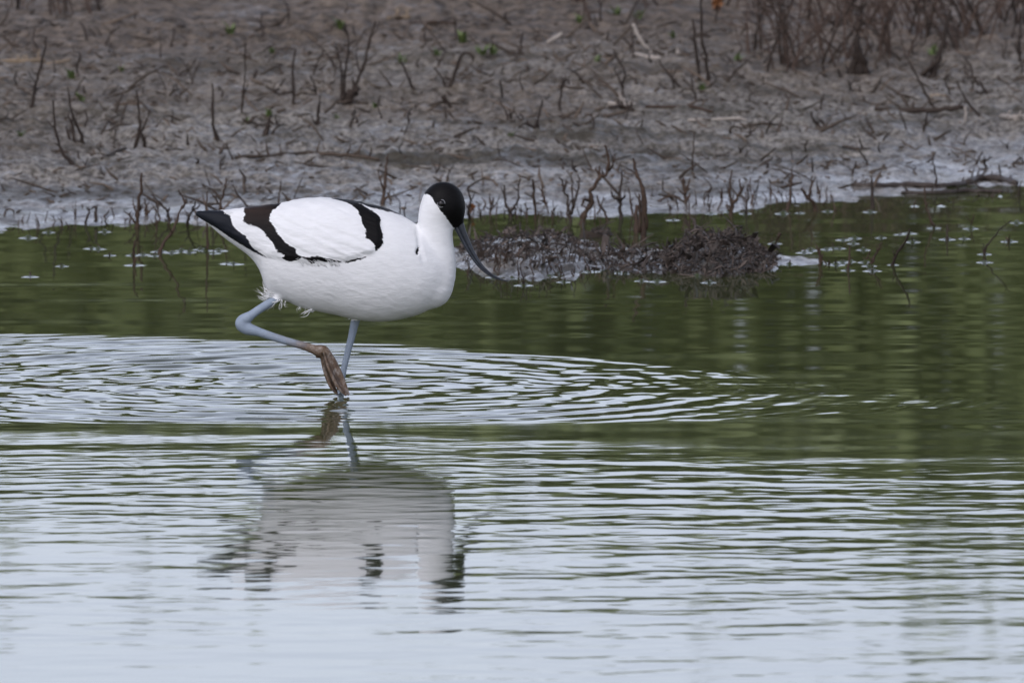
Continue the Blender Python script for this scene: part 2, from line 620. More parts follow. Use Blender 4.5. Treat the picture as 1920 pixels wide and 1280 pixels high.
YJ = 1.15
V1, F1 = sheet(axis(-0.72, 0.72, 0.0027, -300, 300), axis(-3.25, YJ, 0.0036, -100, YJ))
V2, F2 = sheet(axis(-0.74, 0.74, 0.0014, -300, 300), axis(YJ - 0.0004, 2.75, 0.0019, YJ - 0.0004, 9))
wm = np_mesh('water', np.vstack([V1, V2]), np.vstack([F1, F2 + len(V1)]), M_WATER, True)
tag(link('water', wm), kind='structure')

# ------------------------------------------------------------------ the bird
BX = at(650, 741)[0]


def bz(px, py):
    q = at(px, py)
    return q[0], q[2]


def z1(a, sc=2.909, ox=340, oy=320):
    return [(ox + x / sc, oy + y / sc) for x, y in a]


def z2(a):
    return z1(a, 5.3333, 360, 360)


class Shell(Buf):
    pass


bb = Buf()
_top = [(366, 397), (385, 397), (421, 396), (457, 390), (477, 389), (491, 388.5), (526, 385), (560, 378), (594, 375), (618, 374), (649, 377),
        (684, 381), (715, 386), (746, 399), (770, 413), (785, 425), (800, 440), (820, 456), (840, 472), (850, 482), (856, 491)]
_bot = [(366, 399), (385, 418), (416, 444), (443, 463), (460, 475), (477, 491), (489, 511), (494, 532), (503, 551), (522, 557), (539, 566), (563, 577),
        (598, 585), (632, 591), (660, 598), (690, 603), (718, 604), (752, 599), (787, 590), (811, 577), (832, 557), (847, 533), (853, 513), (856, 499)]
_wid = [(366, 1.5), (385, 6), (421, 13), (457, 20), (500, 30), (550, 41), (620, 50), (700, 53), (750, 50), (790, 43), (815, 34), (840, 21), (850, 13), (856, 5)]
_top, _bot, _wid = np.array(_top), np.array(_bot), np.array(_wid)
st = np.concatenate([np.arange(366, 500, 4), np.arange(500, 848, 5), [848, 851, 854, 856]])
# the lower outline of the vent is steep: give it its own soft curve
NS = 40
ang = np.arange(NS) / NS * 2 * np.pi
rows = []
for px in st:
    tp, bt, wd = np.interp(px, _top[:, 0], _top[:, 1]), np.interp(px, _bot[:, 0], _bot[:, 1]), np.interp(px, _wid[:, 0], _wid[:, 1])
    x, zt = bz(px, tp)
    _, zb = bz(px, bt)
    c, hh = (zt + zb) / 2, (zt - zb) / 2
    up = np.sin(ang)
    # fuller above the waterline of the folded wings, rounder below
    y = np.sign(np.cos(ang)) * np.abs(np.cos(ang)) ** 0.9 * wd * 0.001
    rows.append(np.stack([np.full(NS, x), y, c + hh * up], -1))
base = bb.n
for r_ in rows:
    bb.v.append(r_)
    bb.n += NS
i = np.arange(NS)
for k in range(len(rows) - 1):
    o = base + k * NS
    bb.f += [(o + a, o + (a + 1) % NS, o + NS + (a + 1) % NS, o + NS + a) for a in i]
for k, rev in ((0, 1), (len(rows) - 1, 0)):
    bb.v.append(rows[k].mean(0)[None])
    o = base + k * NS
    for a in range(0, NS, 2):
        q = (o + a, o + a + 1, o + (a + 2) % NS, bb.n)
        bb.f.append(q[::-1] if rev else q)
    bb.n += 1


def ellipsoid(buf, c, r, n=24):
    a = np.arange(n) / n * 2 * np.pi
    base = buf.n
    ph = np.linspace(-np.pi / 2 + 0.08, np.pi / 2 - 0.08, n // 2)
    for p in ph:
        buf.v.append(np.array(c) + np.stack([np.cos(a) * np.cos(p) * r[0], np.sin(a) * np.cos(p) * r[1], np.full(n, np.sin(p) * r[2])], -1))
    i = np.arange(n)
    for k in range(len(ph) - 1):
        o = base + k * n
        buf.f += [(o + x, o + (x + 1) % n, o + n + (x + 1) % n, o + n + x) for x in i]
    buf.v.append(np.array([[c[0], c[1], c[2] - r[2]], [c[0], c[1], c[2] + r[2]]]))
    b0 = base + len(ph) * n
    for x in range(0, n, 2):
        buf.f.append((base + x, b0, base + (x + 2) % n, base + x + 1))
        o = base + (len(ph) - 1) * n
        buf.f.append((o + x, o + x + 1, o + (x + 2) % n, b0 + 1))
    buf.t.append(np.full(n * len(ph) + 2, 0.5))
    buf.n += n * len(ph) + 2


# neck and head: a chain of overlapping bulbs from the breast up to the crown
NECK = [(806, 535, 45), (815, 512, 41), (819, 492, 37), (819, 474, 34.5), (818, 457, 33), (817, 440, 32.5), (817, 425, 33), (817, 411, 34), (820, 399, 36), (826, 388, 39), (831, 381, 41.5)]
pts = smooth_path([(bz(a, b)[0], bz(a, b)[1], r * MM) for a, b, r in NECK], 3)
for x, z, r in pts:
    ellipsoid(bb, (x, -0.004, z), (r, r * 0.94, r), 28)
for a, b, r in ((838, 388, 36), (845, 396, 28), (850, 403, 21), (853, 409, 16.5), (857, 413, 13.5), (860, 417, 11.5), (838, 404, 25), (845, 412, 17)):
    x, z = bz(a, b)
    ellipsoid(bb, (x, -0.004, z), (r * MM, r * MM * 0.9, r * MM), 24)


def limb(pp, y, rr, seg=12, n=4):
    P = []
    for (a, b), r, yy in zip(pp, rr, np.broadcast_to(y, (len(pp),))):
        q = at(a, b, yy)
        P.append((q[0], q[1], q[2], r * MM))
    P = smooth_path(P, n)
    bb.tube(P[:, :3], P[:, 3], seg)


# raised near leg: thigh feathers, shank, ankle knob, tarsus, then the hanging webbed foot
limb([(556, 545), (530, 553), (508, 566), (480, 584), (460, 599)], (-0.002, -0.006, -0.016, -0.025, -0.028), (9, 8, 8.2, 8.2, 9))
limb([(470, 592), (456, 600), (453, 608), (462, 616), (480, 621)], -0.028, (9.5, 11.5, 12.5, 11.5, 9.5))
limb([(460, 612), (490, 624), (540, 640), (575, 650), (602, 660)], -0.028, (10, 8.6, 7.6, 8.2, 10.5))
limb([(592, 655), (606, 658), (614, 670)], -0.028, (9, 11.5, 10.5))
limb([(608, 660), (617, 690), (630, 718), (650, 741)], (-0.028, -0.033, -0.035, -0.036), (7.6, 8.0, 7.0, 3.6))
limb([(610, 658), (626, 682), (640, 710), (654, 741)], (-0.028, -0.026, -0.026, -0.030), (8.6, 7.8, 6.6, 3.2))
limb([(606, 662), (612, 692), (622, 722), (634, 739)], (-0.026, -0.023, -0.024, -0.026), (7.5, 7.5, 6.5, 3.5))
limb([(600, 662), (596, 668), (592, 671)], -0.027, (6, 4, 2))
limb([(612, 668), (622, 695), (634, 720), (648, 737)], (-0.028, -0.029, -0.031, -0.033), (7, 7, 6, 3.5))
# far leg standing in the water
limb([(672, 580), (666, 602), (660, 628), (652, 660), (644, 695), (638, 735), (634, 770)], 0.016, (11, 8.8, 7.4, 6.6, 6.2, 6, 6))
limb([(640, 768), (660, 772), (690, 776)], 0.014, (6, 4, 3))
limb([(636, 768), (650, 780), (672, 790)], 0.0, (6, 4, 3))

me = bpy.data.meshes.new('t')
me.from_pydata(np.concatenate(bb.v).tolist(), [], [tuple(int(q) for q in f) for f in bb.f])
tmp = link('t', me)
rm = tmp.modifiers.new('r', 'REMESH')
rm.mode = 'VOXEL'
rm.voxel_size = 0.00115
rm.adaptivity = 0
dg = bpy.context.evaluated_depsgraph_get()
ev = tmp.evaluated_get(dg)
em = ev.to_mesh()
nv = len(em.vertices)
BV = np.empty(nv * 3, np.float32)
em.vertices.foreach_get('co', BV)
BV = BV.reshape(-1, 3).astype(float)
lt = np.empty(len(em.polygons), np.int32)
em.polygons.foreach_get('loop_total', lt)
li = np.empty(len(em.loops), np.int32)
em.loops.foreach_get('vertex_index', li)
assert (lt == 4).all()
BF = li.reshape(-1, 4)
ed = np.empty(len(em.edges) * 2, np.int32)
em.edges.foreach_get('vertices', ed)
ed = ed.reshape(-1, 2)
ev.to_mesh_clear()
bpy.data.objects.remove(tmp)
deg = np.bincount(ed.ravel(), minlength=nv)[:, None].clip(1)


def lap(P, it, wgt):
    for _ in range(it):
        s = np.zeros_like(P)
        np.add.at(s, ed[:, 0], P[ed[:, 1]])
        np.add.at(s, ed[:, 1], P[ed[:, 0]])
        P = P + wgt * (s / deg - P)
    return P


def vnormals(P):
    a, b, c, d = (P[BF[:, k]] for k in range(4))
    fn = np.cross(c - a, d - b)
    N = np.zeros_like(P)
    for k in range(4):
        np.add.at(N, BF[:, k], fn)
    return N / (np.linalg.norm(N, axis=1, keepdims=True) + 1e-12)


PX, PY = project(np.stack([BV[:, 0], -np.abs(BV[:, 1]), BV[:, 2]], -1))
leg = ((PY > 604) | (PX < 505) & (PY > 557) | (PX < 524) & (PY > 561) | (PX < 515) & (PY > 558)).astype(float)
legm = lap(leg[:, None], 3, 0.5)
SL = lap(BV, 4, 0.5)
S0 = lap(SL, 6, 0.55)
S1 = lap(S0, 26, 0.6)
S2 = lap(S1, 40, 0.6)
# the vent, the shoulders and the neck root need the most softening; the crown and legs the least
soft = sstep(0.5, 0.1, legm[:, 0])[:, None]
headm = (sstep(820, 806, PX) + sstep(470, 482, PY)).clip(0, 1)[:, None]
lw = sstep(0.5, 0.95, legm[:, 0])[:, None]
BV = SL * lw + (S0 * (1 - lw)) * (1 - soft) + soft * (S1 * (1 - 0.75 * headm) + S2 * 0.75 * headm)

# plumage pattern, plus neck-notch shade put in as black, as distance (photo pixels) inside each dark patch
P_PRIM = z2([(-40, 200), (110, 188), (300, 203), (390, 255), (420, 340), (470, 385), (540, 430), (580, 480), (610, 545), (680, 595), (745, 652), (690, 632),
             (600, 587), (500, 527), (400, 467), (300, 397), (220, 342), (140, 297), (60, 262), (-40, 240)])
P_BAND = z2([(520, 182), (560, 120), (930, 100), (880, 145), (860, 165), (800, 215), (778, 280), (800, 320), (850, 380), (870, 430), (930, 490), (1000, 545),
             (1050, 575), (1040, 605), (1100, 640), (1140, 650), (1200, 645), (1250, 635), (1330, 655), (1400, 665), (1440, 680), (1500, 690), (1560, 690),
             (1640, 665), (1740, 643), (1740, 652), (1640, 684), (1540, 706), (1440, 695), (1380, 700), (1300, 695), (1240, 700), (1190, 715), (1160, 680),
             (1110, 655), (1060, 672), (1000, 690), (950, 690), (910, 655), (930, 625), (870, 600), (830, 540), (780, 470), (740, 420), (690, 375),
             (620, 345), (560, 325), (515, 290), (540, 240)])
P_SCAP = z2([(1340, 60), (1480, 60), (1600, 70), (1680, 130), (1780, 180), (1860, 235), (1890, 280), (1880, 350), (1900, 400), (1915, 450), (1910, 520),
             (1870, 570), (1830, 592), (1830, 540), (1790, 500), (1740, 460), (1730, 380), (1700, 330), (1690, 270), (1650, 200), (1600, 150), (1520, 120), (1450, 103)])
P_EDGE = z1([(860, 140), (1000, 150), (1090, 165), (1190, 205), (1215, 235), (1196, 240), (1130, 222), (1060, 207), (990, 190), (930, 184)])
P_CAP = z1([(1322, 126), (1335, 60), (1440, 20), (1580, 60), (1600, 250), (1560, 320), (1500, 322), (1482, 304), (1466, 284), (1450, 262), (1430, 240), (1410, 210),
            (1385, 178), (1368, 150), (1348, 132)])
P_NOTCH_SHADE = z1([(1280, 442), (1286, 425), (1297, 412), (1304, 416), (1302, 436), (1292, 458), (1284, 455)])  # shade in the neck crease, painted black along with the plumage


def polysd(poly, x, y):
    poly = np.asarray(poly)
    dmin = np.full(x.shape, 1e9)
    ins = np.zeros(x.shape, bool)
    n = len(poly)
    for k in range(n):
        (ax, ay), (bx, by) = poly[k], poly[(k + 1) % n]
        ex, ey = bx - ax, by - ay
        t = np.clip(((x - ax) * ex + (y - ay) * ey) / (ex * ex + ey * ey + 1e-9), 0, 1)
        dmin = np.minimum(dmin, np.hypot(x - ax - t * ex, y - ay - t * ey))
        c = (ay > y) != (by > y)
        ins ^= c & (x < ex * (y - ay) / (ey + 1e-12 * (ey == 0)) + ax)
    return np.where(ins, dmin, -dmin)


PX, PY = project(np.stack([BV[:, 0], -np.abs(BV[:, 1] + 0.002), BV[:, 2]], -1))
# feather-wise raggedness of every edge: streaks that run back along the body
rag = 2.6 * pn(PX * 0.035 + PY * 0.05, PY * 0.16 - PX * 0.10, 61) + 1.8 * pn(PX * 0.10 + PY * 0.1, PY * 0.45 - PX * 0.25, 62)
sds = {k: polysd(p, PX, PY) for k, p in (('prim', P_PRIM), ('band', P_BAND), ('scap', P_SCAP), ('edge', P_EDGE), ('cap', P_CAP), ('notch', P_NOTCH_SHADE))}
dark = np.maximum.reduce([sds['prim'] + 0.3 * rag, sds['band'] + rag, sds['scap'] + rag, sds['edge'] + 0.4 * rag, sds['cap'] + 0.85 * rag, sds['notch']])
brownish = sstep(520, 490, PX - 0.5 * (PY - 380)) * sstep(2, 8, sds['band'] + 6) * sstep(445, 380, PY) * (PX > 440)
brownish = np.maximum(brownish, sstep(535, 480, PX) * sstep(420, 395, PY) * (sds['band'] > -4))
slate = (sds['prim'] > -6).astype(float)
mudk = (0.25 * sstep(470, 520, PX) + 0.75 * sstep(520, 612, PX + 1.2 * (PY - 640))) * sstep(612, 628, PY) * (BV[:, 1] < 0.0)
mudk = np.maximum(mudk, sstep(650, 720, PY) * (BV[:, 1] < 0) * 0.9)
# folded wing lies as raised shells over the flank
N = vnormals(BV)
P_WHITE = z2([(900, 150), (1150, 60), (1400, 80), (1600, 130), (1690, 250), (1730, 400), (1830, 590), (1700, 650), (1540, 690), (1250, 640), (1140, 645), (1040, 580), (930, 490), (850, 380), (780, 280), (800, 215)])
P_WING = z2([(20, 190), (500, 150), (1200, 20), (1700, 90), (1900, 260), (1915, 500), (1830, 620), (1540, 706), (1200, 715), (950, 690), (740, 655), (500, 527), (220, 342), (20, 230)])
swh = polysd(P_WHITE, PX, PY)
swg = polysd(P_WING, PX, PY)
disp = 0.0013 * sstep(-2, 16, swh + rag) + 0.0030 * sstep(-2, 12, swg + 0.6 * rag) + 0.0012 * sstep(-1, 6, sds['prim'])
disp -= 0.0022 * sstep(-3, 2, sds['notch'])
# crease where the drawn-in neck meets the shoulder
cr = np.interp(PY, [420, 440, 470, 500], [784, 785, 789, 797])
disp -= 0.0020 * np.exp(-((PX - cr) / 5.0) ** 2) * sstep(418, 430, PY) * sstep(505, 468, PY)
fl = (PX * 0.93 + PY * 0.37, PY * 0.93 - PX * 0.37)
body = 1 - legm[:, 0].clip(0, 1)
disp += body * (0.00035 * pn(fl[0] * 0.030, fl[1] * 0.085, 71) + 0.00018 * pn(fl[0] * 0.07, fl[1] * 0.22, 72)) * sstep(395, 430, PY + 0.0 * PX + 60 * (PX < 780))
# scalloped feather tips on the white wing patch
sc = np.sin((fl[1] * 0.16 + 1.3 * pn(fl[0] * 0.02, fl[1] * 0.03, 75)) * 2.0)
disp += 0.00032 * sc * sstep(0, 14, swh)
disp += body * 0.00045 * pn(fl[0] * 0.018 + 3, fl[1] * 0.20, 77) * sstep(-2, 10, swg)
groove = np.zeros(nv)
for gp in ([(611, 664), (622, 692), (634, 716), (646, 738)], [(604, 664), (612, 694), (624, 722), (636, 738)]):
    gp = np.array(gp)
    for k in range(3):
        (ax, ay), (bx, by) = gp[k], gp[k + 1]
        t = np.clip(((PX - ax) * (bx - ax) + (PY - ay) * (by - ay)) / ((bx - ax) ** 2 + (by - ay) ** 2), 0, 1)
        groove = np.maximum(groove, np.exp(-((np.hypot(PX - ax - t * (bx - ax), PY - ay - t * (by - ay)) + 0.6 * pn(PX * 0.2, PY * 0.2, 78)) / 2.0) ** 2))
groove *= (BV[:, 1] < -0.012) & (PY > 655)
BV = BV - N * (0.0014 * groove)[:, None]
BV = BV + N * (disp * body)[:, None]
bm_ = np_mesh('body', BV - np.array([BX, 0, 0]), BF, None, True,
              {'dark': dark, 'brownish': brownish, 'slate': slate, 'leg': legm[:, 0], 'mudded': mudk, 'groove': groove, 'wing': sstep(-2, 8, swg)})


def make_bird():
    m, n, b = mat_new('plumage')
    v = mapped(n, (1, 1, 1))
    tc = n.nodes.new('ShaderNodeTexCoord')
    mp = n.nodes.new('ShaderNodeMapping')
    mp.inputs['Rotation'].default_value = (0, math.radians(22), 0)
    mp.inputs['Scale'].default_value = (0.22, 0.5, 1.0)
    n.links.new(tc.outputs['Object'], mp.inputs['Vector'])
    fs = noise(n, mp.outputs[0], 900, 4, 0.65, 0.4)
    f2 = noise(n, mp.outputs[0], 260, 3, 0.6, 0.6)
    d = mth(n, 'ADD', attr(n, 'dark'), mth(n, 'MULTIPLY', mth(n, 'SUBTRACT', fs, 0.5), 8.0))
    mk = nd(n, 'ShaderNodeMapRange')
    mk.inputs['From Min'].default_value = -0.6
    mk.inputs['From Max'].default_value = 0.6
    n.links.new(d, mk.inputs['Value'])
    white = mixc(n, f2, (0.74, 0.74, 0.735), (0.89, 0.89, 0.89))
    blk = mixc(n, attr(n, 'slate'), (0.0055, 0.0050, 0.0052), (0.013, 0.015, 0.020))
    blk = mixc(n, attr(n, 'brownish'), blk, mixc(n, f2, (0.014, 0.009, 0.008), (0.050, 0.034, 0.027)))
    c = mixc(n, mk.outputs[0], white, blk)
    ln = noise(n, v, 120, 5, 0.65)
    bl = mixc(n, ln, (0.20, 0.245, 0.31), (0.36, 0.42, 0.50))
    ln2 = noise(n, v, 110, 6, 0.75)
    rbr = ramp(n, [(0.36, (0.062, 0.037, 0.022)), (0.5, (0.155, 0.105, 0.070)), (0.64, (0.30, 0.26, 0.23))])
    n.links.new(ln2, rbr.inputs[0])
    br = rbr.outputs[0]
    lr = nd(n, 'ShaderNodeMapRange')
    lr.inputs['From Min'].default_value = 0.12
    lr.inputs['From Max'].default_value = 0.92
    n.links.new(mth(n, 'ADD', attr(n, 'mudded'), mth(n, 'MULTIPLY', mth(n, 'SUBTRACT', ln2, 0.5), 1.2)), lr.inputs['Value'])
    lc = mixc(n, lr.outputs[0], bl, br)
    lc = mixc(n, mth(n, 'MULTIPLY', attr(n, 'groove'), 0.85), lc, (0.020, 0.010, 0.006))  # shade in the grooves between the toes, put in as dark colour
    lg = nd(n, 'ShaderNodeMapRange')
    lg.inputs['From Min'].default_value = 0.42
    lg.inputs['From Max'].default_value = 0.58
    n.links.new(attr(n, 'leg'), lg.inputs['Value'])
    c = mixc(n, lg.outputs[0], c, lc)
    n.links.new(c, b.inputs['Base Color'])
    b.inputs['Roughness'].default_value = 0.72
    n.links.new(mth(n, 'SUBTRACT', 0.75, mth(n, 'ADD', mth(n, 'MULTIPLY', lg.outputs[0], 0.3), mth(n, 'MULTIPLY', mk.outputs[0], 0.22))), b.inputs['Roughness'])
    n.links.new(mth(n, 'SUBTRACT', 0.25, mth(n, 'MULTIPLY', mk.outputs[0], 0.13)), b.inputs['Specular IOR Level'])
    def vanes(length, width, seed):
        mq = n.nodes.new('ShaderNodeMapping')
        mq.inputs['Rotation'].default_value = (0, math.radians(20), 0)
        mq.inputs['Location'].default_value = (seed, seed * 2, seed * 3)
        mq.inputs['Scale'].default_value = (1 / length, 1 / (width * 3), 1 / width)
        nz = nd(n, 'ShaderNodeTexNoise', Scale=28, Detail=2)
        n.links.new(tc.outputs['Object'], nz.inputs['Vector'])
        ad = n.nodes.new('ShaderNodeVectorMath')
        ad.operation = 'MULTIPLY_ADD'
        n.links.new(nz.outputs['Color'], ad.inputs[0])
        ad.inputs[1].default_value = (0.012, 0.012, 0.012)
        n.links.new(tc.outputs['Object'], ad.inputs[2])
        n.links.new(ad.outputs[0], mq.inputs['Vector'])
        vo = nd(n, 'ShaderNodeTexVoronoi', Scale=1.0, Randomness=0.9)
        n.links.new(mq.outputs[0], vo.inputs['Vector'])
        df = n.nodes.new('ShaderNodeVectorMath')
        df.operation = 'SUBTRACT'
        n.links.new(vo.outputs['Position'], df.inputs[0])
        n.links.new(mq.outputs[0], df.inputs[1])
        sx = n.nodes.new('ShaderNodeSeparateXYZ')
        n.links.new(df.outputs[0], sx.inputs[0])
        return mth(n, 'ADD', sx.outputs['X'], mth(n, 'MULTIPLY', mth(n, 'ABSOLUTE', sx.outputs['Z']), -0.5))
    vw = vanes(0.024, 0.0085, 0.3)
    vb = vanes(0.011, 0.0050, 1.7)
    wing = attr(n, 'wing')
    hv = mth(n, 'ADD', mth(n, 'MULTIPLY', vw, mth(n, 'MULTIPLY', wing, 1.15)), mth(n, 'MULTIPLY', vb, mth(n, 'SUBTRACT', 0.26, mth(n, 'MULTIPLY', wing, 0.26))))
    hv = mth(n, 'MULTIPLY', hv, mth(n, 'MULTIPLY', mth(n, 'SUBTRACT', 1.0, lg.outputs[0]), 1.7))
    h = mth(n, 'ADD', mth(n, 'ADD', mth(n, 'MULTIPLY', fs, 0.6), mth(n, 'MULTIPLY', f2, 0.7)), hv)
    bump(n, h, 0.26, 0.0024, b)
    return m


M_BIRD = make_bird()
bm_.materials.append(M_BIRD)
bird = tag(link('bird', bm_, loc=(BX, 0, 0)),
           'white wader with black cap, black wing bars and long upcurved bill, one leg lifted', 'bird')
borg = np.array([BX, 0, 0])

# bill: upper mandible with the lower one beneath it
M_BILL, n_, b_ = mat_new('bill_horn')
b_.inputs['Base Color'].default_value = (0.020, 0.023, 0.030, 1)
b_.inputs['Roughness'].default_value = 0.33
f_ = noise(n_, mapped(n_, (1, 1, 1)), 160, 4)
rr_ = ramp(n_, [(0.3, (0.010, 0.012, 0.017)), (0.75, (0.034, 0.040, 0.054))])
n_.links.new(f_, rr_.inputs[0])
n_.links.new(rr_.outputs[0], b_.inputs['Base Color'])
bump(n_, f_, 0.12, 0.0008, b_)
cl = np.array([(854, 408, 11.4), (861, 424, 10.2), (868, 441, 8.4), (883, 471, 6.4), (897, 493, 5.1), (909, 506, 4.2), (924, 517, 3.1), (939, 523.5, 1.7), (953, 526.5, 0.7)])
cw = np.array([(bz(a, b)[0], bz(a, b)[1], r * MM) for a, b, r in cl])
cs = smooth_path(cw, 6)
tgx = np.gradient(cs[:, :2], axis=0)
tgx /= np.linalg.norm(tgx, axis=1, keepdims=True)
nx_, nz_ = -tgx[:, 1], tgx[:, 0]           # upward side of the bill
if nx_[5] < 0:
    nx_, nz_ = -nx_, -nz_
for side, nm in ((1, 'bill'), (-1, 'lower_mandible')):
    q = Buf()
    off = cs[:, 2] * (0.34 if side > 0 else -0.52)
    P = np.stack([cs[:, 0] + nx_ * off, np.full(len(cs), -0.004), cs[:, 1] + nz_ * off], -1)
    q.tube(P, np.maximum(cs[:, 2] * (0.68 if side > 0 else 0.46), 0.0003), 14)
    o_ = link(nm, q.mesh(nm, M_BILL, borg), bird if side > 0 else o_)

# eyes, with the broken white ring round each
M_EYE, n_, b_ = mat_new('eye')
b_.inputs['Base Color'].default_value = (0.006, 0.004, 0.004, 1)
b_.inputs['Roughness'].default_value = 0.06
M_RING, n_, b_ = mat_new('eyelid')
b_.inputs['Base Color'].default_value = (0.26, 0.26, 0.27, 1)
for side in (-1, 1):
    sel = np.where((BV[:, 1] * side > 0))[0]
    qx, qy = project(np.stack([BV[sel, 0], -np.abs(BV[sel, 1]), BV[sel, 2]], -1))
    k = sel[np.argmin(np.hypot(qx - 827, qy - 381))]
    p = BV[k]
    nrm = vnormals(BV)[k]
    q = Buf()
    ellipsoid(q, p - nrm * 0.0014, (0.0042, 0.0042, 0.0042), 20)
    e_ = link('eye', q.mesh('eye', M_EYE, borg), bird)
    q = Buf()
    s = np.cross(nrm, (0, 0, 1.0))
    s /= np.linalg.norm(s)
    u = np.cross(s, nrm)
    if s[0] < 0:
        s = -s
    for a0, a1 in ((-10, 95), (165, 300)):
        aa = np.radians(np.linspace(a0, a1, 16))
        q.tube(p + nrm * 0.0006 + 0.0043 * (np.cos(aa)[:, None] * s + np.sin(aa)[:, None] * u), 0.00036 * np.sin(np.linspace(0.25, 2.9, 16)) + 0.00012, 6)
    link('eye_ring', q.mesh('eye_ring', M_RING, borg), e_)

# loose feather wisps at vent, thigh and along the wing edge
M_WISP, n_, b_ = mat_new('white_feather')
b_.inputs['Base Color'].default_value = (0.82, 0.82, 0.81, 1)
b_.inputs['Roughness'].default_value = 0.8
q = Buf()


def wisp(a, b, c, y, w_):
    P = smooth_path([at(*a, y), at(*b, y), at(*c, y)], 6)
    k = np.linspace(0, 1, len(P))
    q.tube(P, MM * w_ * 0.68 * (0.25 + 0.75 * np.sin(np.pi * np.minimum(k * 0.75 + 0.2, 1))) * (1 - k * 0.75), 5)


for a, b, c, w_ in (((512, 553), (495, 554), (482, 544), 1.5), ((510, 556), (495, 559), (484, 553), 1.6), ((512, 560), (498, 561), (486, 558), 1.4), ((506, 548), (497, 540), (492, 527), 1.6),
                    ((507, 552), (499, 548), (494, 538), 1.3), ((522, 562), (512, 572), (504, 579), 2.0), ((530, 563), (527, 572), (527, 579), 1.2), ((535, 564), (534, 571), (538, 574), 1.0),
                    ((527, 561), (514, 567), (508, 574), 1.6), ((585, 580), (574, 586), (568, 591), 2.6), ((590, 582), (580, 584), (573, 587), 1.8), ((563, 575), (560, 579), (558, 582), 1.4),
                    ((668, 596), (660, 596), (652, 599), 3.0), ((672, 600), (664, 600), (657, 602), 2.0), ((515, 550), (500, 547), (489, 549), 1.2), ((518, 556), (505, 553), (496, 548), 1.5)):
    yw = -0.014 if a[0] < 600 else -0.004
    wisp(a, b, c, yw, w_)
    for _ in range(3 if a[0] < 600 else 0):
        j = lambda p, g: (p[0] + rng.normal(0, g), p[1] + rng.normal(0, g))
        wisp(j(a, 2.5), j(b, 3), j(c, 4), yw + rng.normal(0, 0.004), w_ * rng.uniform(0.5, 1.0))
link('vent_feathers', q.mesh('vent_feathers', M_WISP, borg), bird)
q = Buf()
selw = np.where(BV[:, 1] < 0)[0]
wx, wy = project(BV[selw])


def on_skin(px, py, lift=0.0008):
    p = BV[selw[np.argmin(np.hypot(wx - px, wy - py) + 4000 * np.maximum(BV[selw, 1] + 0.0, 0))]]
    return p + np.array([0, -lift, 0])


for k in range(26):
    px = rng.uniform(556, 640)
    py = np.interp(px, [556, 580, 640], [488, 492, 492]) + rng.uniform(-1, 3)
    ln = rng.uniform(5, 13)
    a = on_skin(px + 3, py + 5)
    b = on_skin(px - ln * 0.3, py - ln * 0.25, 0.0022)
    c = on_skin(px - ln * 0.75 + rng.uniform(-3, 3), py - ln * 0.55, 0.0026)
    P = smooth_path([a, b, c], 4)
    q.tube(P, np.linspace(1, 0.2, len(P)) * MM * rng.uniform(0.5, 1.0), 4)
for (px, py) in ((432, 398), (436, 399), (428, 397)):
    a, c = on_skin(px, py - 1), on_skin(px - 8, py + 3, 0.0012)
    q.tube([a, (a + c) / 2, c], MM * 0.7, 4)
link('flank_feathers', q.mesh('flank_feathers', M_WISP, borg), bird)

# ------------------------------------------------------------------ dead stems on the bank and in the shallows
def world_paths(paths, depth=0.012, base=None):
    """photo pixel polylines (first point of the first one is the foot) -> points in the upright plane through that foot"""
    b = ground_at(*paths[0][0]) if base is None else base
    out = []
    for p in paths:
        q = []
        lean = rng.normal(0, depth)
        for k, (x, y) in enumerate(p):
            q.append(at(x, y, b[1] + lean * k / max(1, len(p) - 1)))
        out.append(np.array(q))
    return b, out


def stem_thing(name, paths, rads, label, group, mat=None, cat='dead stem', tone=None, sink=0.02, knobs=True):
    b, ws = world_paths(paths)
    u = MM * (b[1] + D) / D
    bf = Buf()
    for i, (p, r) in enumerate(zip(ws, rads)):
        if i == 0:
            d = p[0] - p[1]
            d /= np.linalg.norm(d) + 1e-9
            p = np.vstack([p[0] + d * sink, p])
        P = smooth_path(p, 4, 0.22 * u * min(r, 4))
        k = np.linspace(0, 1, len(P))
        R = u * r * 0.95 * (1.0 - 0.62 * k) * (1 + 0.16 * rng.normal(0, 1, len(P)).clip(-1.5, 1.5))
        if i == 0:
            R *= 1 + 0.9 * np.exp(-k * 11)
        bf.tube(P, np.maximum(R, 0.00035), 6, tone if tone is not None else rng.uniform(0.0, 0.22))
        if knobs and r > 2:                                   # broken-off side nubs
            for _ in range(rng.integers(1, 4)):
                j = rng.integers(2, len(P) - 1)
                d = np.array([rng.normal(), rng.normal() * 0.5, abs(rng.normal()) + 0.5])
                d /= np.linalg.norm(d)
                L = u * rng.uniform(5, 16)
                bf.tube([P[j], P[j] + d * L * 0.6, P[j] + d * L + np.array([0, 0, L * 0.2])], [R[j] * 0.7, R[j] * 0.5, R[j] * 0.3], 6, 0.2)
    o = link(name, bf.mesh(name, mat or M_TWIG, b), loc=b)
    return tag(o, label, cat, group)


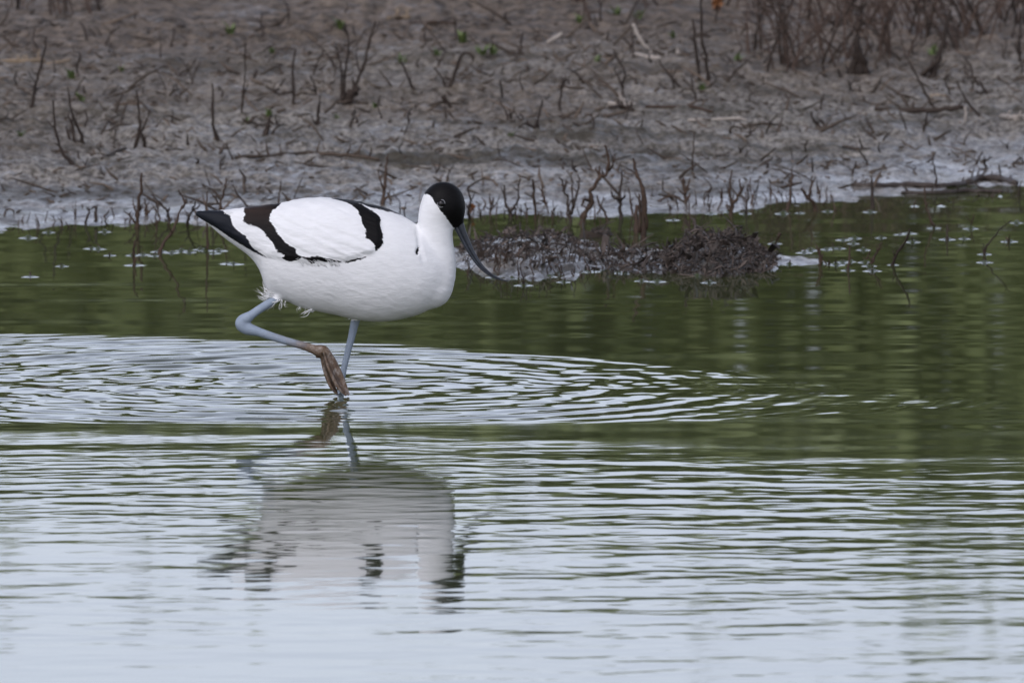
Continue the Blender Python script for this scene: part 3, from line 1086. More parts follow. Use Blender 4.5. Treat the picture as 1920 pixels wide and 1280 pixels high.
G1, G2, G3 = 'dead stems standing on the mud bank', 'dead twigs standing along the wet shore', 'sticks standing in the still water'
LONE = [
    ('dead_stalk', [[(60, 203), (66, 165), (74, 130), (84, 95), (86, 70)]], [4.4], 'tall dark stem leaning right at the far left of the bank, beside a tan reed', G1),
    ('dead_stalk', [[(137, 309), (116, 284), (104, 240), (100, 190)]], [4.6], 'bent black stem left of the dark stem clump, foot trailing to the right', G1),
    ('dead_stalk', [[(156, 270), (147, 240), (136, 216), (127, 165)], [(156, 270), (131, 262), (124, 236)], [(140, 268), (133, 226), (122, 222)]], [4.2, 5, 4], 'tangled dark stem clump with one long stalk on the left of the bank', G1),
    ('forked_stalk', [[(252, 278), (262, 244), (260, 210), (257, 170)], [(273, 279), (268, 258), (262, 242)], [(266, 246), (276, 222), (280, 205)]], [4.2, 3.8, 2.4], 'dark stem standing on two splayed legs like a wishbone', G1),
    ('dead_stalk', [[(408, 266), (401, 240), (400, 205), (398, 158)]], [5.2], 'upright black stem with a thick foot above the bird\'s tail', G1),
    ('dead_stalk', [[(454, 214), (456, 180), (460, 130), (459, 80)]], [3.0], 'thin straight brown stem between two thicker black ones', G1),
    ('dead_stalk', [[(550, 197), (551, 165), (549, 130), (553, 92)], [(549, 172), (524, 176), (508, 168), (498, 160)]], [4.8, 2.6], 'upright rusty-edged stem with a low curved side twig reaching left', G1),
    ('dead_stalk', [[(594, 234), (597, 210), (600, 180)]], [4.2], 'short black stem just left of the many-stemmed bush', G1),
    ('dead_stalk', [[(437, 300), (430, 285), (424, 270)]], [2.6], 'small slanting twig below the thick-footed black stem', G1),
    ('broken_stub', [[(352, 274), (352, 252)]], [4.0], 'short square stub left of the thick-footed black stem', G1),
    ('dead_stalk', [[(496, 255), (502, 238), (507, 218)], [(508, 256), (520, 238), (532, 234)]], [7.0, 2.6], 'low dark cone of root under a green sprout', G1),
    ('dead_stalk', [[(775, 166), (763, 140), (752, 112)]], [4.0], 'black stem leaning left with a green sprout at its tip', G1),
    ('dead_stalk', [[(842, 166), (852, 142), (862, 112), (870, 100), (884, 104), (888, 118)]], [4.6], 'dark stem with a drooping hooked tip above the bird\'s cap', G1),
    ('dead_stalk', [[(971, 102), (977, 88), (979, 60)]], [3.6], 'short brown stem high on the bank right of the hooked one', G1),
    ('dead_stalk', [[(1049, 207), (1051, 180), (1055, 146)], [(1051, 165), (1062, 150), (1068, 158)]], [4.4, 2.8], 'knobbly stem with a crooked shoulder in the middle of the bank', G1),
    ('dead_stalk', [[(1004, 242), (1010, 222), (1018, 190)], [(1002, 240), (986, 232), (972, 240)]], [4.8, 3], 'short dark stem on a low root lump in mid bank', G1),
    ('dead_twig', [[(846, 202), (853, 212), (880, 216), (912, 210), (932, 204)]], [3.0], 'low bow-shaped twig lying on the mud above the bird\'s head', G1),
    ('dead_stalk', [[(1170, 166), (1160, 148), (1152, 128)], [(1166, 160), (1172, 135), (1154, 104), (1150, 92)]], [2.8, 2.8], 'pair of thin ochre stems crossing in a narrow V', G1),
    ('dead_stalk', [[(1276, 163), (1258, 145), (1242, 124), (1235, 112)]], [3.4], 'curved black twig leaning left beneath the pale straw', G1),
    ('dead_stalk', [[(1307, 189), (1300, 168), (1296, 140)]], [3.4], 'thin black stem just below the two upright stakes', G1),
    ('stake', [[(1312, 152), (1307, 110), (1302, 70), (1298, 36)]], [5.0], 'left one of two tall parallel stakes on the upper bank', G1),
    ('stake', [[(1328, 153), (1325, 115), (1316, 70), (1313, -14)]], [5.4], 'right one of two tall parallel stakes on the upper bank', G1),
    ('root_stump', [[(1612, 140), (1610, 110), (1606, 68)], [(1596, 142), (1600, 118), (1605, 90)], [(1626, 140), (1618, 112), (1610, 90)]], [15, 9, 9], 'pointed dark stump shaped like a cone under the brown bushes', G1),
    ('root_stump', [[(1748, 143), (1756, 118), (1768, 80), (1782, 20)], [(1728, 140), (1744, 130), (1756, 116)]], [9, 7], 'dark leaning stump with a long stalk at the upper right', G1),
    ('dead_stick', [[(1750, 202), (1730, 165), (1712, 130), (1696, 104)]], [3.4], 'straight dark stick leaning far to the left beside a fallen branch', G1),
    ('dead_stick', [[(1836, 218), (1815, 192), (1802, 172), (1793, 152)]], [3.2], 'grey stick leaning left over the fallen branch at the right', G1),
    ('dead_twig', [[(1852, 176), (1842, 162), (1836, 150)], [(1836, 160), (1828, 150), (1822, 166)], [(1846, 170), (1838, 176), (1828, 170)]], [4.2, 3.4, 2.6], 'small dark hooked twig like a claw at the right', G1),
    ('dead_stalk', [[(1731, 246), (1736, 228), (1738, 208)]], [3.2], 'short curved stem below the fallen branch', G1),
    ('dead_stalk', [[(1912, 115), (1912, 60), (1915, 20)], [(1912, 100), (1904, 88)]], [3.6, 5], 'thin dark stem at the right-hand edge of the bank', G1),
    ('dead_stalk', [[(1536, 238), (1524, 224), (1520, 210)], [(1546, 238), (1540, 226), (1528, 232)]], [5, 3.4], 'low wedge of dark root on the mud right of centre', G1),
    ('dead_twig', [[(1368, 250), (1370, 241), (1378, 238), (1388, 242), (1392, 254)]], [3.0], 'small dark loop of twig arching out of the mud', G1),
    ('dead_twig', [[(8, 404), (12, 394), (20, 392), (26, 398), (24, 406)]], [2.6], 'small twig ring lying at the left end of the wet shore', G2),
    # along the wet shore
    ('dead_twig', [[(256, 428), (257, 405), (262, 370), (267, 325)], [(257, 404), (252, 390), (249, 372)], [(254, 418), (244, 405), (232, 396)], [(262, 392), (268, 380)]], [5.4, 2.4, 2.2, 1.6], 'tall many-branched twig at the left shore with a thick foot', G2),
    ('dead_twig', [[(160, 422), (163, 408), (167, 396), (165, 388)], [(179, 416), (179, 398), (181, 388), (168, 392)]], [3.4, 3.6], 'two short brown twigs joined at the top like a gate', G2),
    ('dead_twig', [[(275, 404), (274, 390), (271, 372)], [(275, 402), (282, 394), (290, 386)]], [4, 2], 'short leaning twig just right of the tall branched one', G2),
    ('dead_twig', [[(294, 432), (292, 412), (291, 392)], [(293, 420), (300, 408), (284, 380)]], [2.8, 1.6], 'thin upright twig before the crossing ones by the left shore', G2),
    ('dead_twig', [[(318, 414), (314, 398), (308, 388), (296, 376), (284, 364)], [(314, 398), (318, 388)]], [3.4, 1.8], 'rusty twig bending over to the left by the shore', G2),
    ('dead_stick', [[(300, 476), (304, 460), (322, 436), (330, 420), (337, 396), (347, 380)], [(347, 381), (341, 368), (334, 358)], [(322, 436), (318, 424)]], [4.4, 2.2, 1.8], 'long elbowed stick rising out of the water left of the tail', G2),
    ('dead_twig', [[(350, 424), (354, 406), (361, 392), (366, 378)], [(354, 404), (346, 394)], [(360, 394), (372, 388), (378, 376)]], [3.8, 1.8, 2.2], 'forked brown twig under the tip of the bird\'s tail', G2),
    ('dead_stalk', [[(389, 470), (388, 420), (387, 390), (389, 358)]], [3.4], 'straight stem standing in water behind the bird\'s tail tip', G2),
    ('dead_stalk', [[(411, 400), (414, 380), (420, 358), (423, 334)], [(411, 384), (403, 370), (396, 362)]], [3.8, 1.8], 'forked stem behind the dark tip of the folded wing', G2),
    ('dead_stalk', [[(476, 394), (462, 384), (446, 366), (436, 346)]], [3.4], 'stem curving away left behind the bird\'s back', G2),
    ('dead_stalk', [[(522, 388), (524, 362), (527, 340)]], [2.4], 'faint thin stem behind the brown patch on the bird\'s back', G2),
    ('dead_stalk', [[(717, 384), (721, 356), (722, 330), (726, 294)], [(720, 356), (712, 336), (709, 318)]], [5, 2.4], 'tall crooked stem just left of the bird\'s white neck', G2),
    ('dead_twig', [[(760, 412), (758, 396), (762, 380)], [(750, 400), (749, 380)]], [2, 1.6], 'two fine twigs close behind the bird\'s shoulder', G2),
    ('dead_twig', [[(882, 412), (878, 396), (882, 376), (876, 350)], [(880, 384), (890, 362)], [(880, 396), (872, 380)]], [3.4, 2, 2], 'twisted twig with a rust-coloured leaf against the black cap', G2),
    ('dead_twig', [[(919, 404), (920, 386), (919, 362)], [(920, 394), (930, 382), (938, 366)]], [2.6, 1.6], 'thin forked twig in the shore film right of the bird\'s face', G2),
    ('dead_twig', [[(958, 408), (954, 394), (947, 380), (945, 346)], [(956, 398), (966, 386), (973, 370), (972, 352), (975, 336)], [(962, 404), (968, 392)]], [4.8, 3.2, 2.2], 'two-armed twig like a slingshot right of the bird\'s head', G2),
    ('dead_stalk', [[(1003, 412), (1002, 380), (1000, 360), (1000, 336)]], [4.4], 'upright greenish post-like stem on the shore right of the slingshot twig', G2),
    ('dead_twig', [[(1024, 384), (1018, 366), (1016, 346)], [(1024, 382), (1014, 376), (1008, 380)]], [3.4, 2], 'short twig with a bent foot farther up the wet mud', G2),
    ('dead_twig', [[(988, 408), (987, 390), (984, 382)], [(987, 392), (996, 390)]], [2.4, 1.6], 'small brown nub twig beside the post-like stem', G2),
    ('dead_twig', [[(1069, 416), (1068, 402), (1064, 388), (1064, 364)], [(1064, 368), (1054, 358)], [(1070, 402), (1074, 386), (1073, 348)], [(1074, 390), (1082, 366), (1086, 340), (1084, 328)]], [5, 1.8, 4, 3], 'tuning-fork twig with two upright prongs by the waterline', G2),
    ('crooked_branch', [[(1092, 420), (1096, 402), (1109, 380), (1107, 360), (1118, 344), (1124, 332), (1136, 328), (1141, 304), (1140, 290), (1134, 272)],
                        [(1124, 334), (1124, 310)], [(1138, 322), (1148, 312), (1152, 300)], [(1108, 378), (1096, 374), (1092, 384), (1100, 390)], [(1132, 330), (1128, 316)]],
     [6, 3.2, 3, 3.4, 2], 'largest crooked branch on the shore, zigzagging up to a hooked tip', G2),
    ('dead_twig', [[(1164, 410), (1164, 384), (1163, 362), (1165, 340), (1166, 320)], [(1164, 372), (1150, 370), (1145, 356)], [(1165, 374), (1174, 366)]], [4.8, 3.2, 2.6], 'candelabra twig with a short arm on either side', G2),
    ('dead_stalk', [[(1186, 402), (1182, 378), (1179, 352)]], [3.2], 'slim stem leaning left between the candelabra twig and the stake bundle', G2),
    ('stake', [[(1207, 452), (1207, 400), (1206, 362), (1196, 330), (1191, 316), (1187, 296)], [(1212, 430), (1211, 380), (1207, 352)], [(1200, 436), (1199, 390), (1198, 362)]], [6.2, 3.6, 3.2], 'bundle of stakes in the shallows with one long curved tip', G2),
    ('broken_stub', [[(1192, 438), (1193, 410), (1193, 384)]], [7.5], 'thick sawn-off stub beside the stake bundle', G2),
    ('dead_twig', [[(1286, 378), (1284, 362), (1282, 345), (1281, 332)], [(1285, 364), (1290, 350), (1295, 332)], [(1284, 366), (1276, 358), (1267, 351)]], [4.6, 3.4, 2], 'three-pronged twig like a bird\'s foot on the pale wet mud', G2),
    ('dead_stalk', [[(1293, 432), (1293, 400), (1292, 372)]], [2.4], 'thin greenish stem in the water behind the dark wrack heap', G2),
    ('dead_twig', [[(1234, 378), (1248, 370), (1262, 367), (1276, 370)]], [3.0], 'low arched twig lying between stakes and three-pronged twig', G2),
    ('dead_twig', [[(1138, 414), (1134, 398), (1123, 382), (1121, 366)], [(1115, 412), (1115, 384)]], [3.4, 2], 'slanting pale twig at the foot of the candelabra twig', G2),
    ('dead_twig', [[(1370, 404), (1372, 382), (1368, 360), (1372, 318)], [(1371, 384), (1384, 370), (1388, 352), (1386, 336)], [(1371, 378), (1364, 372)]], [4.6, 3.2, 1.8], 'U-shaped twig with a tall left arm at the wet shore', G2),
    ('dead_stalk', [[(1400, 402), (1401, 380), (1403, 344)]], [3.0], 'lone slim stem close right of the U-shaped twig', G2),
    ('dead_stalk', [[(1476, 394), (1482, 372), (1484, 345), (1485, 318)]], [4.0], 'slender stem bending right, alone at the water\'s edge', G2),
    ('dead_twig', [[(1527, 396), (1526, 380), (1514, 371), (1508, 362), (1502, 354)], [(1516, 371), (1521, 350), (1522, 330)]], [5, 3], 'twig with a swollen elbow and two horns at the water\'s edge', G2),
    ('dead_stalk', [[(1565, 396), (1562, 380), (1558, 364)]], [2.4], 'pale thin twig leaning left by the waterline', G2),
    ('dead_stalk', [[(1636, 390), (1636, 360), (1634, 332)]], [4.4], 'brown stem rising behind the dark ledge at the right', G2),
    ('dead_stalk', [[(1756, 352), (1753, 325), (1750, 296)]], [3.4], 'dark stem above the dark ledge near the right edge', G2),
    ('dead_stalk', [[(1598, 328), (1601, 314), (1606, 302)], [(1602, 314), (1614, 306)]], [2.6, 1.6], 'small hooked stem on the pale mud right of centre', G2),
    ('dead_stalk', [[(1298, 320), (1299, 290), (1302, 250)]], [2.8], 'thin faint stem rising from a round mud lump', G2),
    # standing in the water at the right
    ('water_stick', [[(1537, 498), (1537, 480), (1536, 464)]], [4.8], 'thick upright black stick nearest the wrack heap', G3),
    ('water_stick', [[(1554, 495), (1554, 488)]], [3], 'short black stick tip beside the thick upright one', G3),
    ('water_stick', [[(1590, 508), (1592, 490), (1593, 460)]], [3.4], 'straight black stick standing tallest among the water stubs', G3),
    ('water_stick', [[(1633, 498), (1640, 480), (1646, 466), (1654, 454)]], [3.8], 'black stick leaning right in the water', G3),
    ('water_stick', [[(1622, 492), (1628, 480), (1631, 470)]], [2.6], 'pale short stick left of the leaning black one', G3),
    ('water_stick', [[(1674, 498), (1678, 482), (1690, 462), (1702, 446), (1706, 430)]], [4.2], 'long curved stick bending right with bent reflection', G3),
    ('water_stick', [[(1753, 428), (1745, 412), (1738, 392), (1734, 370), (1735, 348)]], [3.2], 'long pale stick leaning left out of the water', G3),
    ('water_stick', [[(1776, 451), (1776, 436), (1777, 420)]], [3.0], 'upright stick in open water near the right edge', G3),
    ('water_stick', [[(1820, 429), (1822, 420), (1826, 402)]], [2.2], 'fine pale twig in the water below the dark ledge', G3),
    ('water_stick', [[(1846, 478), (1850, 462), (1862, 446), (1876, 428), (1896, 414)], [(1846, 477), (1841, 465)], [(1847, 474), (1843, 456)]], [2.6, 2, 1.6], 'long bowed twig arching right with two short shoots at its foot', G3),
    ('water_stick', [[(1892, 454), (1892, 440)]], [2.4], 'single stub in the water close to the right edge', G3),
    ('water_stick', [[(1453, 458), (1449, 466), (1446, 470)], [(1440, 478), (1446, 466), (1450, 452)]], [2, 3], 'small dark stick leaning right off the end of the wrack heap', G3),
    ('water_stick', [[(252, 500), (251, 480), (253, 456), (258, 446)]], [3.4], 'pale-tipped stick standing in the water at the left', G3),
    ('water_stick', [[(982, 536), (981, 520), (975, 500)], [(981, 522), (986, 512)]], [2.6, 1.6], 'thin forked stick in the water just past the bill tip', G3),
]
for nm, paths, rads, lab, grp in LONE:
    stem_thing(nm, paths, rads, lab, grp, M_TWIG if grp == G1 else (M_TWIG_RED if rng.random() < 0.6 else M_TWIG), 'stick' if 'stick' in nm or nm == 'stake' else 'dead stem')

# the stubs that only just break the water, each with its bright collar of lifted water
for (px, py) in MENI[:-2]:
    h = rng.uniform(4, 11)
    stem_thing('water_stub', [[(px, py), (px + rng.uniform(-2, 2), py - h * 0.5), (px + rng.uniform(-4, 4), py - h)]], [rng.uniform(1.4, 2.6)],
               'small stub tip just breaking the still water', 'stub tips breaking the still water', M_TWIG_RED, 'stub', knobs=False)

# short stubs standing in the wet film along the water's edge
for k in range(110):
    px = rng.choice([rng.uniform(870, 1560), rng.uniform(20, 480), rng.uniform(1240, 1420)], p=[0.6, 0.28, 0.12])
    py = np.interp(px, [0, 200, 430, 870, 1110, 1230, 1400, 1560], [428, 424, 428, 408, 410, 397, 391, 381]) - abs(rng.normal(0, 14)) + 2
    h = rng.uniform(8, 30)
    dx = rng.normal(0, 5)
    pp = [[(px, py), (px + dx * 0.4 + rng.normal(0, 2), py - h * 0.5), (px + dx, py - h)]]
    rr = [rng.uniform(1.2, 2.4)]
    if rng.random() < 0.4:
        pp.append([(px + dx * 0.3, py - h * 0.4), (px + dx * 0.3 + rng.uniform(-9, 9), py - h * rng.uniform(0.7, 1.0))])
        rr.append(1.2)
    stem_thing('shore_stub', pp, rr, 'short brown stub in the wet film along the shore', 'short stubs in the wet film', M_TWIG_RED, 'stub', knobs=False)

# short dark stubs all over the bank
for k in range(150):
    px = rng.uniform(-10, 1930)
    py = 20 + 350 * rng.beta(1.3, 1.4)
    h = rng.uniform(12, 46) * (1.0 if py < 250 else 0.7)
    dx = rng.normal(0, 0.35) * h
    pp = [[(px, py), (px + dx * 0.4 + rng.normal(0, 3), py - h * 0.5), (px + dx, py - h)]]
    rr = [rng.uniform(1.6, 3.6)]
    if rng.random() < 0.5:
        q = rng.uniform(0.2, 0.6)
        pp.append([(px + dx * q, py - h * q), (px + dx * q + rng.uniform(-16, 16), py - h * q - rng.uniform(3, 16))])
        rr.append(rr[0] * 0.6)
    stem_thing('bank_stub', pp, rr, 'short dark stub of dead stem scattered over the mud bank', 'dark stubs scattered over the bank', M_TWIG, 'stub', knobs=False)

# ------------------------------------------------------------------ bushes of dead twigs
def bush(px, py, wpx, hpx, n, label, mat, group='dead bushes on the upper bank', spread=1.0, twigs=5, name='dead_bush'):
    b = ground_at(px, py)
    u = MM * (b[1] + D) / D
    root = link(name, None, loc=b)
    tag(root, label, 'bush', group)
    for k in range(int(n * 1.5)):
        bf = Buf()
        x0 = rng.normal(0, 0.19) * wpx * u
        y0 = rng.normal(0, 0.30) * wpx * u
        dx = rng.uniform(-0.8, 0.8) * wpx * u * spread
        dy = rng.uniform(-0.3, 0.3) * wpx * u
        hh = hpx * u * rng.uniform(0.55, 1.05)
        P = smooth_path([(x0, y0, -0.02), (x0 + dx * 0.35, y0 + dy * 0.3, hh * 0.35), (x0 + dx * 0.7, y0 + dy * 0.7, hh * 0.7), (x0 + dx, y0 + dy, hh)], 4, 1.2 * u)
        r0 = u * (rng.uniform(1.1, 2.2) if k % 4 else rng.uniform(2.4, 3.8))
        bf.tube(P, np.linspace(r0, r0 * 0.3, len(P)), 6, rng.uniform(0, 0.3))
        for _ in range(twigs):
            j = rng.integers(3, len(P) - 1)
            d = np.array([rng.normal(0, 1.0), rng.normal(0, 0.7), rng.uniform(-0.2, 1.0)])
            d /= np.linalg.norm(d)
            L = hh * rng.uniform(0.12, 0.42)
            Q = smooth_path([P[j], P[j] + d * L * 0.5 + rng.normal(0, 0.05, 3) * L, P[j] + d * L + np.array([0, 0, L * 0.15])], 3, 0.5 * u)
            bf.tube(Q, np.linspace(r0 * 0.5, r0 * 0.2, len(Q)), 4, rng.uniform(0, 0.5))
            for _ in range(2):
                i = rng.integers(1, len(Q))
                d2 = rng.normal(0, 1, 3)
                d2[2] = abs(d2[2])
                d2 /= np.linalg.norm(d2)
                bf.tube([Q[i], Q[i] + d2 * L * 0.2, Q[i] + d2 * L * 0.42], [r0 * 0.3, r0 * 0.22, r0 * 0.15], 4, rng.uniform(0, 0.6))
        link('stem', bf.mesh('stem', M_BUSH if k % 4 else M_TWIG), root)
    return root


stem_thing('dead_bush', [[(657, 196), (662, 170), (676, 138), (686, 110), (694, 72), (706, 38)], [(648, 194), (646, 160), (650, 120), (654, 84), (648, 50)], [(640, 190), (641, 150), (636, 110), (626, 96)],
                         [(668, 166), (664, 176), (650, 182), (630, 190)], [(660, 170), (652, 188), (640, 200)], [(654, 196), (664, 224), (668, 252), (676, 268)], [(644, 196), (636, 222), (634, 240)],
                         [(676, 138), (668, 110), (672, 80)], [(694, 72), (704, 60), (712, 40)]], [5, 3.2, 3, 8, 10, 4, 3.4, 2, 1.8],
           'tall dead bush of a few long stems on a black root crown above the bird', 'dead bushes on the upper bank', M_TWIG, 'bush')
BUSHES = [
    (1482, 128, 120, 170, 11, 'bushy brown thicket right of the two tall stakes', M_TWIG_RED),
    (1560, 120, 130, 165, 11, 'brown twiggy thicket between the stakes and the cone-shaped stump', M_TWIG),
    (1420, 100, 70, 140, 5, 'thin brown bush close right of the two tall stakes', M_TWIG_RED),
    (1660, 98, 130, 160, 11, 'fine reddish bush right of the cone-shaped stump', M_TWIG_RED),
    (1720, 62, 130, 150, 11, 'dense brown bush behind the leaning stump', M_TWIG),
    (1840, 66, 130, 150, 13, 'dark dense bush with drooping twigs at the upper right', M_TWIG),
    (1800, 92, 90, 100, 6, 'low reddish bush below the dark dense one', M_TWIG_RED),
    (1560, 44, 150, 170, 11, 'brown bush at the top edge above the thicket', M_TWIG_RED),
    (1905, 40, 110, 150, 9, 'brown bush in the top right corner', M_TWIG_RED),
    (1060, 4, 120, 60, 8, 'dark bush foot at the top edge right of centre', M_TWIG),
    (1110, 36, 60, 90, 3, 'sparse dark twigs below the top edge right of centre', M_TWIG),
    (115, 24, 60, 80, 5, 'dark bush foot at the top edge on the left', M_TWIG),
    (30, 20, 90, 70, 6, 'brown bush in the top left corner', M_TWIG_RED),
    (170, 24, 70, 60, 4, 'small sparse brown bush near the top left', M_TWIG_RED),
    (1240, 10, 90, 60, 5, 'low brown bush at the top edge left of the stakes', M_TWIG_RED),
    (1360, 8, 80, 60, 5, 'brown bush at the top edge behind the stakes', M_TWIG_RED),
]
for q in BUSHES:
    bush(*q)
for (px, py, nm) in ((1345, 6, 'orange dead leaf clump at the top edge right of the stakes'), (884, 386, 'curled rust-coloured leaf right beside the black cap')):
    b = ground_at(px, py + (14 if py < 100 else 16))
    c = at(px, py, b[1])
    bf = Buf()
    for k in range(12 if py < 100 else 4):
        d = rng.normal(0, 1, 3)
        d[2] = abs(d[2])
        d *= (0.012 if py < 100 else 0.006) / np.linalg.norm(d)
        bf.blade(c - d, c + rng.normal(0, 0.003, 3), c + d * 1.2, 0.008, rng.normal(0, 1, 3), rng.random())
    tag(link('dead_leaf', bf.mesh('dead_leaf', M_RUST, c), loc=c), nm, 'leaf')

# ------------------------------------------------------------------ fallen stalks and branches, and the modelled dark ledge
FALLEN = [
    ('fallen_reed', [(-20, 121), (40, 118), (84, 117)], 5.5, M_TAN, 'tan reed lying across the left edge of the bank'),
    ('fallen_reed', [(88, 122), (110, 119), (130, 115)], 3.2, M_TAN, 'short brown end of reed right of the long tan one'),
    ('fallen_straw', [(1186, 104), (1230, 110), (1270, 112), (1308, 118)], 4.4, M_PALE, 'pale straw lying level left of the two stakes'),
    ('fallen_straw', [(1216, 96), (1200, 74), (1187, 46)], 3.6, M_PALE, 'pale broken straw leaning up from the level one'),
    ('fallen_straw', [(1026, 82), (1040, 72), (1054, 62)], 3.6, M_PALE, 'short pale straw slanting up in the upper middle of the bank'),
    ('fallen_reed', [(728, 38), (748, 36), (768, 35)], 5, M_TAN, 'short tan piece of reed near the top above the bird'),
    ('fallen_stick', [(770, 44), (810, 46), (856, 48)], 3.6, M_TWIG_RED, 'dark stick end to end with the short tan reed'),
    ('fallen_branch', [(1640, 209), (1700, 208), (1750, 206), (1806, 200)], 5.5, M_TWIG, 'dark fallen branch under two leaning sticks at the right'),
    ('fallen_branch', [(1744, 184), (1764, 180), (1784, 186), (1806, 190)], 3.6, M_TAN, 'orange-tan bent branch over the dark fallen branch'),
    ('fallen_branch', [(1810, 232), (1811, 214), (1809, 200)], 3.0, M_PALE, 'short pale peg under the end of the dark fallen branch'),
    ('fallen_log', [(1876, 222), (1900, 224), (1940, 226)], 6.5, M_PALE, 'pale log end lying at the right edge of the bank'),
    ('fallen_stick', [(440, 298), (500, 294), (570, 290), (610, 290)], 4.2, M_LITTER, 'long dark stick half sunk in mud above the bird\'s back'),
    ('fallen_stick', [(600, 290), (660, 296), (712, 302)], 4.2, M_LITTER, 'dark stick half sunk in mud above the bird\'s shoulder'),
    ('fallen_stick', [(190, 300), (214, 288), (236, 280)], 3.4, M_LITTER, 'grey stick slanting on the mud below the wishbone stem'),
    ('fallen_stick', [(1140, 198), (1170, 200), (1190, 198)], 4.4, M_PALE, 'pale splinter above a dark hollow in the middle of the bank'),
    ('fallen_stick', [(1142, 206), (1166, 206), (1188, 210)], 4.4, M_TWIG, 'dark splinter below the pale one in the middle of the bank'),
    ('fallen_stick', [(1580, 278), (1610, 282), (1630, 280)], 3.2, M_LITTER, 'thin brown stick on the pale mud right of centre'),
    ('fallen_straw', [(1290, 228), (1340, 224), (1380, 222), (1400, 226)], 3.4, M_PALE, 'grey straw above the small twig loop'),
    ('fallen_stick', [(1210, 202), (1250, 204), (1300, 204), (1336, 214)], 3.2, M_TWIG_RED, 'brown stick lying level in mid bank right of centre'),
    ('sunken_branch', [(1596, 350), (1640, 350), (1700, 350), (1770, 350), (1822, 344)], 5.5, M_WRACK, 'long dark mud ledge, its undercut shade shaped solid, at the right-hand waterline'),  # dark mud ledge and its undercut shade, modelled as a tube
    ('ledge_hump', [(1812, 346), (1840, 338), (1880, 340), (1904, 348)], 7.5, M_WRACK, 'thick dark hump ending the mud ledge, its shade shaped solid, right-hand waterline'),  # rounded hump of the ledge with its shade, modelled as a tube
    ('sunken_branch', [(1690, 364), (1760, 364), (1820, 360), (1880, 362)], 4.5, M_WRACK, 'dark reflection of the ledge, shaped as a solid lower band in the shallows'),  # reflection of the ledge, modelled as a dark tube
]
for nm, p, r, m_, lab in FALLEN:
    w_ = [ground_at(*q) if nm not in ('fallen_straw', 'fallen_branch') or k == 0 else None for k, q in enumerate(p)]
    yb = w_[0][1]
    u = MM * (yb + D) / D
    pts = []
    for q, g in zip(p, w_):
        pts.append(g + np.array([0, 0, r * u * 0.45]) if g is not None else at(q[0], q[1], yb))
    P = smooth_path(pts, 5, 0.7 * u)
    k = np.linspace(0, 1, len(P))
    bf = Buf()
    bf.tube(P, u * r * (0.75 + 0.25 * np.sin(k * 3.0)) * (1 + 0.14 * rng.normal(0, 1, len(P)).clip(-1.5, 1.5)), 8, rng.uniform(0, 0.3))
    if r > 4:
        for _ in range(4):
            j = rng.integers(1, len(P) - 1)
            d = np.array([rng.normal(0, 0.6), rng.normal(0, 0.3), 1.0])
            L = u * rng.uniform(8, 22)
            bf.tube([P[j], P[j] + d * L * 0.5, P[j] + d * L + rng.normal(0, 0.2, 3) * L], [u * 2.4, u * 1.8, u * 1.0], 6, 0.2)
    c = P[len(P) // 2].copy()
    tag(link(nm, bf.mesh(nm, m_, c), loc=c), lab, {'reed': 'reed', 'straw': 'straw'}.get(nm.split('_')[1], 'branch'), 'stalks and branches lying on the bank')

# ------------------------------------------------------------------ green sprouts
SPR = [(505, 212, 12, 'bright green sprout on the dark cone of root'), (752, 110, 11, 'green sprout on the tip of the black leaning stem'),
       (640, 42, 14, 'dim green sprout beside the many-stemmed bush'), (866, 66, 16, 'tall green sprout near the top above the bird\'s cap'),
       (905, 92, 12, 'yellow-green sprout left of the hooked stem'), (924, 92, 12, 'green sprout right of the hooked stem'),
       (820, 95, 10, 'small green sprout left of the hooked stem'), (1196, 22, 14, 'bright green sprout high on the bank left of the stakes'),
       (1156, 16, 13, 'green sprout at the top edge right of centre'), (1086, 32, 12, 'dull green sprout by the sparse dark twigs'),
       (135, 135, 14, 'yellow-green sprout right of the tall left stem'), (152, 178, 12, 'olive sprout above the tangled stem clump'),
       (228, 128, 9, 'small olive sprout in the upper left'), (432, 50, 15, 'olive moss tuft near the top left of the bush'),
       (510, 92, 9, 'faint green sprout above the rusty-edged stem'), (460, 222, 8, 'tiny green sprout at the foot of the thin brown stem'),
       (1750, 92, 14, 'pale green sprout beside the leaning stump'), (1384, 104, 12, 'olive blade sprout right of the two stakes'),
       (1318, 158, 12, 'yellow moss tuft at the foot of the two stakes'), (704, 196, 9, 'small dull sprout right of the bush root'),
       (1262, 62, 10, 'faint green sprout left of the two stakes'), (960, 250, 9, 'pale sprout on the low root lump'),
       (40, 246, 10, 'faint green sprout low at the left edge'), (1120, 108, 10, 'grey-green sprout in the upper middle of the bank'),
       (632, 216, 8, 'tiny yellow sprout below the bush root')]
for (px, py, sz, lab) in SPR:
    b = ground_at(px, py + sz)
    u = MM * (b[1] + D) / D
    bf = Buf()
    for k in range(16):
        a = rng.uniform(0, 6.28)
        L = sz * u * rng.uniform(0.7, 1.7)
        d = np.array([math.cos(a) * 0.55, math.sin(a) * 0.55, rng.uniform(0.6, 1.3)]) * L
        o_ = np.array([rng.normal(0, 0.25), rng.normal(0, 0.25), 0]) * sz * u
        bf.blade(b + o_, b + o_ + d * 0.55, b + o_ + d * 0.9 + np.array([d[0], d[1], -0.1 * L]) * 0.5, L * 0.30, (math.cos(a), math.sin(a), 0.8), rng.random())
    tag(link('green_sprout', bf.mesh('green_sprout', M_SPROUT, b), loc=b), lab, 'sprout', 'green sprouts on the bank')

